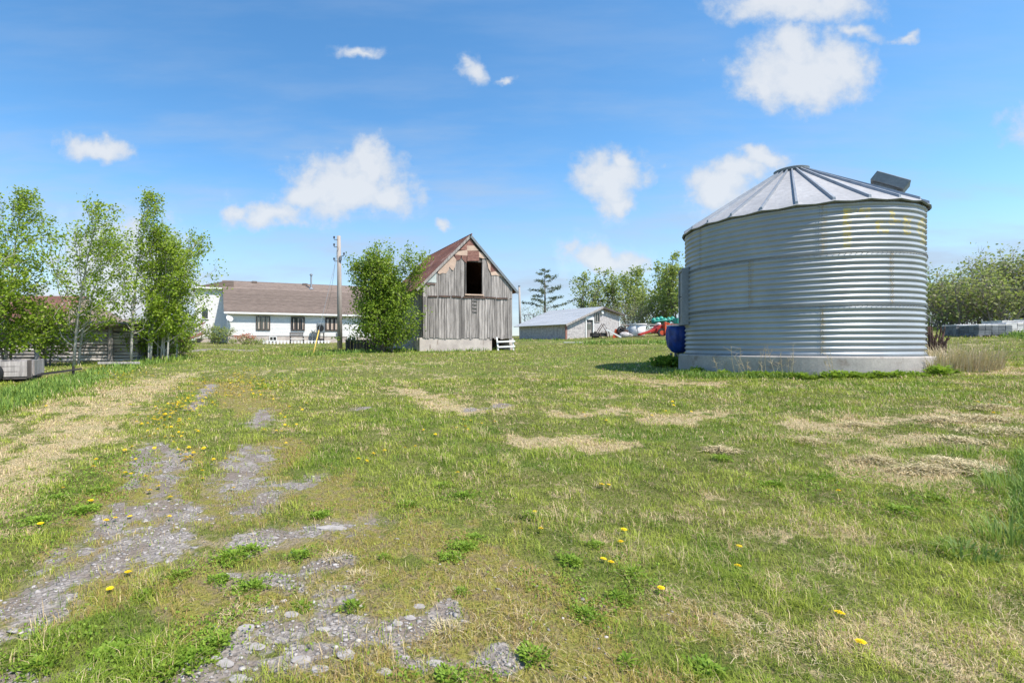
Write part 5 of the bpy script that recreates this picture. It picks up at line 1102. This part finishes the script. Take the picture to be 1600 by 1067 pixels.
for q, (px, py, s) in enumerate(((455, 960, .06), (400, 1010, .055), (470, 1030, .06), (540, 1025, .07), (500, 1045, .05), (385, 985, .06), (620, 975, .045), (655, 948, .05), (430, 840, .035), (395, 836, .04), (350, 1040, .055), (600, 1050, .045), (372, 1060, .06), (680, 1035, .045), (640, 965, .045), (505, 985, .04))):
    rock('stone', 'grey stone lying in the worn driveway gravel', px, py, s * .6, 'stones in the driveway gravel', 'gravelstone', (rnd.uniform(1, 1.5), .9, rnd.uniform(.22, .4)))
o = MB(); [o.tube([(rnd.uniform(-.25, .25), rnd.uniform(-.2, .2), 0), (rnd.uniform(-.3, .3), rnd.uniform(-.2, .2), rnd.uniform(.5, 1.1))], .012, 4) for _ in range(46)]
wv = o.build('dead_weed', M['rust']); wv.location = (*gxy(1460, 13.1), g1(*gxy(1460, 13.1))); tag(wv, 'brown dead dock stalks against the right side of the grain bin', 'weeds')
def clump(name, label, cat, px, py, n_, rad, h, mat, lean=.5, w=.006, grp=None, Y=None, seed=1):
    p = at(px, py) if Y is None else gxy(px, Y); rg = np.random.default_rng(seed); a = rg.uniform(0, 6.28, n_); r_ = rad * np.sqrt(rg.random(n_))
    X_, Y_ = r_ * np.cos(a), r_ * np.sin(a); Z_ = gnd(X_ + p[0], Y_ + p[1]) - g1(*p)
    me = blades_mesh(name, np.stack([X_, Y_, Z_ - .01], 1), h * rg.uniform(.45, 1.15, n_), w * rg.uniform(.7, 1.4, n_), rg.uniform(.05, lean, n_), a + rg.normal(size=n_) * .6, None, rg.random(n_))
    o = link(name, me, M[mat]); o.location = (p[0], p[1], g1(*p)); return tag(o, label, cat, grp)
clump('dry_grass_clump', 'pale dry grass clump standing right of the grain bin', 'grass clump', 1495, 0, 900, .75, .7, 'drygrass', .7, .012, Y=12.2, seed=2)
clump('dry_grass_clump', 'second thinner dry grass clump just beside the concrete base', 'grass clump', 1462, 0, 300, .4, .5, 'drygrass', .8, .011, Y=11.9, seed=3)
clump('grass_clump', 'tall green grass clump at the right edge of the yard', 'grass clump', 1572, 850, 140, .14, .24, 'greengrass', .8, .007, seed=4)
clump('grass_clump', 'tall green grass tuft further back on the right edge', 'grass clump', 1585, 770, 160, .22, .26, 'greengrass', .8, .007, seed=5)
clump('grass_clump', 'broad leaf green tuft low at the right edge', 'grass clump', 1510, 870, 120, .14, .12, 'greengrass', 1.2, .012, seed=6)
for q, (px, Y_) in enumerate(((1125, 0), (1165, 0), (1195, 0), (1212, 0), (1235, 0), (1180, 0), (1150, 0), (1300, 0))):
    an, Yy = pix_az(px, BR * 1.07 + .12); rg = np.random.default_rng(60 + q); x, y = BC[0] + (BR * 1.07 + .12) * math.cos(an), BC[1] + (BR * 1.07 + .12) * math.sin(an); m_ = MB()
    for s_ in range(3):
        h_ = rg.uniform(.35, .85); b_ = np.array([rg.normal() * .06, rg.normal() * .03, 0]); t_ = b_ + np.array([rg.normal() * .15, rg.normal() * .05, h_]); m_.tube([b_, (b_ + t_) / 2 + rg.normal(size=3) * .015, t_], [.005, .004, .003], 4)
        for k in range(7):
            f = rg.uniform(.4, 1); p0 = b_ + (t_ - b_) * f; m_.tube([p0, p0 + np.array([rg.normal() * .09, rg.normal() * .05, rg.uniform(.02, .12)])], [.003, .002], 3)
    o = m_.build('dead_stalk', M['drygrass']); fattr(o.data, 'rand', rg.random(len(o.data.vertices))); o.location = (x, y, g1(x, y)); tag(o, 'thin dead weed stalk in front of the concrete base of the grain bin', 'weed stalk', 'dead stalks along the bin base')
for q, (px, py, rd) in enumerate(((525, 872, .08), (375, 962, .10), (560, 905, .06), (230, 910, .07), (700, 985, .07), (1270, 1010, .12), (1180, 985, .10))):
    clump('dead_tuft', 'small brown dead grass tuft on the worn ground', 'grass clump', px, py, 150, rd, .045, 'haygrass', 2.2, .004, 'brown dead tufts', None, 700 + q)
# leafy weeds along the bin base and hay lumps
def weed_mesh(name, n_, rad, h, leaf, seed, aspect=.45):
    rg = np.random.default_rng(seed); a = rg.uniform(0, 6.28, n_); r_ = rad * rg.random(n_) ** .75 * (.75 + .4 * np.sin(a * 2 + seed) * np.sin(a * 3 + 2 * seed))
    P = np.stack([r_ * np.cos(a), r_ * np.sin(a), h * rg.random(n_) * (1 - .6 * r_ / rad) + .004], 1)
    d = unit(np.stack([np.cos(a), np.sin(a), rg.uniform(.05, .9, n_)], 1) + rg.normal(size=(n_, 3)) * .35); nn = unit(np.stack([-.3 * np.cos(a), -.3 * np.sin(a), np.ones(n_)], 1) + rg.normal(size=(n_, 3)) * .35)
    s = unit(np.cross(d, nn)); L = leaf * rg.uniform(.5, 1.2, (n_, 1)); w = L * aspect * .5
    V = np.stack([P, P + d * L * .55 + s * w, P + d * L - np.array([0, 0, .12]) * L, P + d * L * .55 - s * w], 1).reshape(-1, 3)
    me = npmesh(name, V, np.arange(4 * n_).reshape(n_, 4)); fattr(me, 'rand', np.repeat(rg.random(n_), 4)); me.materials.append(M['weedleaf']); return me
WM = [weed_mesh('weed_clump', 260, .095, .028, .028, 71), weed_mesh('weed_clump', 200, .085, .040, .036, 72, .28), weed_mesh('weed_clump', 420, .115, .020, .020, 73, .75)]
WP = [(725, 855, 1.1, 2), (740, 838, .9, 2), (705, 872, .9, 2), (895, 880, 1.0, 0), (915, 962, 1.0, 0), (470, 868, 1.0, 0), (550, 950, .8, 0), (395, 915, 1.1, 2), (345, 905, .9, 0), (470, 945, .7, 2), (500, 808, 1.0, 2), (600, 878, .6, 1), (725, 778, 1.2, 0), (640, 790, 1.0, 0), (335, 1010, 1.1, 2), (300, 1030, 1.1, 2), (265, 1050, 1.2, 0), (360, 870, 1.2, 2), (390, 858, 1.0, 2), (130, 800, 1.3, 2), (90, 780, 1.3, 2), (150, 770, 1.2, 0), (60, 815, 1.2, 2), (830, 1035, 1.0, 0), (965, 935, .9, 1), (990, 900, .9, 1), (935, 855, .8, 0), (700, 1062, .9, 0), (1110, 1050, 1.0, 0), (720, 925, .6, 1), (225, 930, .8, 0), (280, 900, .8, 2), (980, 1040, .8, 1), (1210, 760, 1.2, 0), (1290, 745, 1.2, 2), (1410, 800, 1.2, 0), (1460, 780, 1.2, 2), (1130, 720, 1.3, 1), (690, 760, 1.2, 2), (830, 810, 1.1, 1), (170, 1020, 1.1, 2), (60, 1040, 1.1, 0)]
for q, (px, py, s, k) in enumerate(WP):
    x, y = at(px, py); o = bpy.data.objects.new('weed_clump', WM[k]); COL.objects.link(o); o.location = (x, y, g1(x, y)); o.rotation_euler = (0, 0, rnd.uniform(0, 6.28)); o.scale = (s, s, s * rnd.uniform(.9, 1.3))
    tag(o, 'bright green low leafy weed clump on the worn yard ground', 'weed', 'low weed clumps in the yard')
BW_ = [weed_mesh('base_weed', 260, .34, .22, .16, 81, .35), weed_mesh('base_weed', 240, .30, .30, .14, 82, .5)]
for q in range(22):
    px = 1085 + q * 18.5; an, _ = pix_az(min(px, 1452), BR * 1.07); rr_ = BR * 1.07 + rnd.uniform(.12, .4); x, y = BC[0] + rr_ * math.cos(an), BC[1] + rr_ * math.sin(an)
    o = bpy.data.objects.new('base_weed', BW_[q % 2]); COL.objects.link(o); o.location = (x, y, g1(x, y)); o.rotation_euler = (0, 0, rnd.uniform(0, 6.28)); s = rnd.uniform(.4, .95); o.scale = (s, s, s * .8)
    tag(o, 'leafy green weed growing along the concrete base of the grain bin', 'weed', 'weeds along the bin base')
for q, (dx, dy, s) in enumerate(((-.35, -.25, 1.3), (.05, -.45, 1.4), (-.15, .1, 1.5), (-.55, .1, 1.1), (.3, -.6, 1.2), (.55, -.85, 1.0))):
    x, y = bx + dx, by + dy; o = bpy.data.objects.new('base_weed', BW_[q % 2]); COL.objects.link(o); o.location = (x, y, g1(x, y)); o.rotation_euler = (0, 0, q * 1.3); o.scale = (s, s, s * 1.15)
    tag(o, 'tall green weed in the shade under the blue tarp', 'weed', 'weeds under the tarp')
for q, (px, py, s) in enumerate(((1530, 655, .4), (1500, 690, .3), (1560, 675, .45), (1480, 725, .35), (1440, 735, .3), (1520, 735, .3), (1260, 690, .22), (1370, 720, .2), (1125, 705, .22), (1550, 640, .35), (1470, 660, .25), (1340, 665, .2))):
    x, y = at(px, py); rg = np.random.default_rng(900 + q); n_ = 420; a = rg.uniform(0, 6.28, n_); r_ = rg.random(n_) ** .7; t_ = rg.uniform(0, 6.28, n_); X_, Y_ = r_ * np.cos(t_) * s * .95, r_ * np.sin(t_) * s * .6
    Z_ = gnd(X_ + x, Y_ + y) - g1(x, y) + rg.random(n_) * .055 * np.exp(-(X_ ** 2 + Y_ ** 2) / (s * s * .4)); me = blades_mesh('hay_lump', np.stack([X_, Y_, Z_], 1), rg.uniform(.01, .05, n_), np.full(n_, .009), rg.uniform(1.5, 5, n_), a, None, rg.random(n_))
    o = link('hay_lump', me, M['haygrass']); o.location = (x, y, g1(x, y)); tag(o, 'lump of raked dead hay lying on the grass at right', 'hay', 'raked hay lumps')

# ================================================================== dandelions
def flower(seed, big):
    rg = np.random.default_rng(seed); n_ = 46 if big else 14; V = []; Fq = []
    for i in range(n_):
        ring = i / n_; a = i * 2.39996; r_ = .022 * (.35 + .65 * ring); z = .010 * (1 - ring) + .002; c_, s_ = math.cos(a), math.sin(a); w = .0042 if big else .009
        V += [(-s_ * w * .4, c_ * w * .4, z), (c_ * r_ - s_ * w, s_ * r_ + c_ * w, z + .004 * (1 - ring)), (c_ * r_ * 1.1, s_ * r_ * 1.1, z + .002), (c_ * r_ + s_ * w, s_ * r_ - c_ * w, z + .004 * (1 - ring))]; Fq.append([4 * i, 4 * i + 1, 4 * i + 2, 4 * i + 3])
    me = npmesh('flower_head', np.array(V), np.array(Fq)); fattr(me, 'rand', np.repeat(rg.random(n_), 4)); me.materials.append(M['petal']); return me
FH = flower(1, True); FS = flower(2, False)
stm = MB().tube([(0, 0, 0), (.006, .003, .03), (0, 0, .06)], .002, 5); stem_o = stm.build('stem', M['weedleaf']); stem_me = stem_o.data; fattr(stem_me, 'rand', np.full(len(stem_me.vertices), .6)); bpy.data.objects.remove(stem_o)
GRP = 'dandelions in the yard'; LBL = 'yellow dandelion in flower on a short stem in the grass'
proto = None
def dandelion(px, py, big=True):
    global proto
    x, y = at(px, py); zh = rnd.uniform(.45, .85); s = rnd.uniform(.85, 1.15)
    if big:
        if proto is None:
            o = thing('dandelion', LBL, 'flower', (0, 0, 0), 0, GRP); h = bpy.data.objects.new('flower_head', FH); h.parent = o; COL.objects.link(h); h.location = (0, 0, .058); h.rotation_euler = (.15, .1, 0); t = bpy.data.objects.new('stem', stem_me); t.parent = o; COL.objects.link(t); proto = o
        else: o = copy_tree(proto)
        o.location = (x, y, g1(x, y)); o.rotation_euler = (0, 0, rnd.uniform(0, 6)); o.scale = (s, s, s * zh)
    else:
        o = bpy.data.objects.new('dandelion', FS); COL.objects.link(o); tag(o, LBL, 'flower', GRP); k = s * (1.1 + y * .012); o.location = (x, y, g1(x, y) + .045 * zh); o.rotation_euler = (rnd.uniform(-.3, .4), rnd.uniform(-.3, .3), rnd.uniform(0, 6)); o.scale = (k, k, k)
NEAR = [(845, 832), (955, 889), (943, 881), (1155, 857), (1153, 890), (1033, 928), (1310, 776), (940, 762), (951, 760), (715, 745), (970, 855), (975, 838), (560, 723), (63, 824), (98, 767), (142, 789), (146, 735), (166, 819), (180, 812), (203, 808), (234, 772), (266, 781), (265, 813), (200, 901), (172, 924), (353, 722), (317, 750), (290, 718), (316, 740), (1312, 963), (1345, 1012), (836, 806), (365, 765), (205, 745), (228, 752), (248, 765), (150, 722), (212, 720), (196, 742)]
for p in NEAR: dandelion(*p)
def spread_px(n, segs, jx, jy):
    out = []
    for _ in range(n):
        a, b_ = rnd.choice(segs); t = rnd.random(); out.append((a[0] + (b_[0] - a[0]) * t + rnd.gauss(0, jx), a[1] + (b_[1] - a[1]) * t + rnd.gauss(0, jy)))
    return out
MIDS = spread_px(70, [((225, 700), (290, 620)), ((300, 720), (250, 640))], 22, 9) + spread_px(60, [((290, 630), (420, 600)), ((380, 610), (410, 600))], 26, 7) + spread_px(14, [((560, 720), (740, 655)), ((725, 660), (760, 650))], 18, 5) + spread_px(10, [((170, 585), (205, 586)), ((80, 590), (125, 598))], 8, 1.5) + spread_px(12, [((0, 605), (60, 625))], 16, 5) + spread_px(14, [((430, 690), (470, 640))], 16, 9) + spread_px(14, [((900, 660), (1060, 640)), ((1500, 640), (1590, 630))], 25, 8)
for p in MIDS:
    if p[1] > 545: dandelion(*p, big=False)
# the many tiny ones farther along the driveway, past counting
PF = spread_px(420, [((300, 600), (430, 570)), ((480, 570), (560, 565)), ((360, 585), (420, 605)), ((160, 584), (205, 588)), ((250, 660), (330, 610))], 24, 7)
vv = np.array([v_.co[:] for v_ in FS.vertices]); XY = np.array([at(*p) for p in PF if p[1] > 548]); k = len(XY)
V = vv[None] * rng.uniform(1.0, 1.6, (k, 1, 1)) + np.stack([XY[:, 0], XY[:, 1], gnd(XY[:, 0], XY[:, 1]) + .045], 1)[:, None, :]
me = npmesh('dandelion_drift', V.reshape(-1, 3), np.arange(len(vv) * k).reshape(-1, 4)); fattr(me, 'rand', rng.random(len(vv) * k))
tag(link('dandelion_drift', me, M['petal']), 'drift of tiny yellow dandelions along the far driveway', 'flowers', kind='stuff')
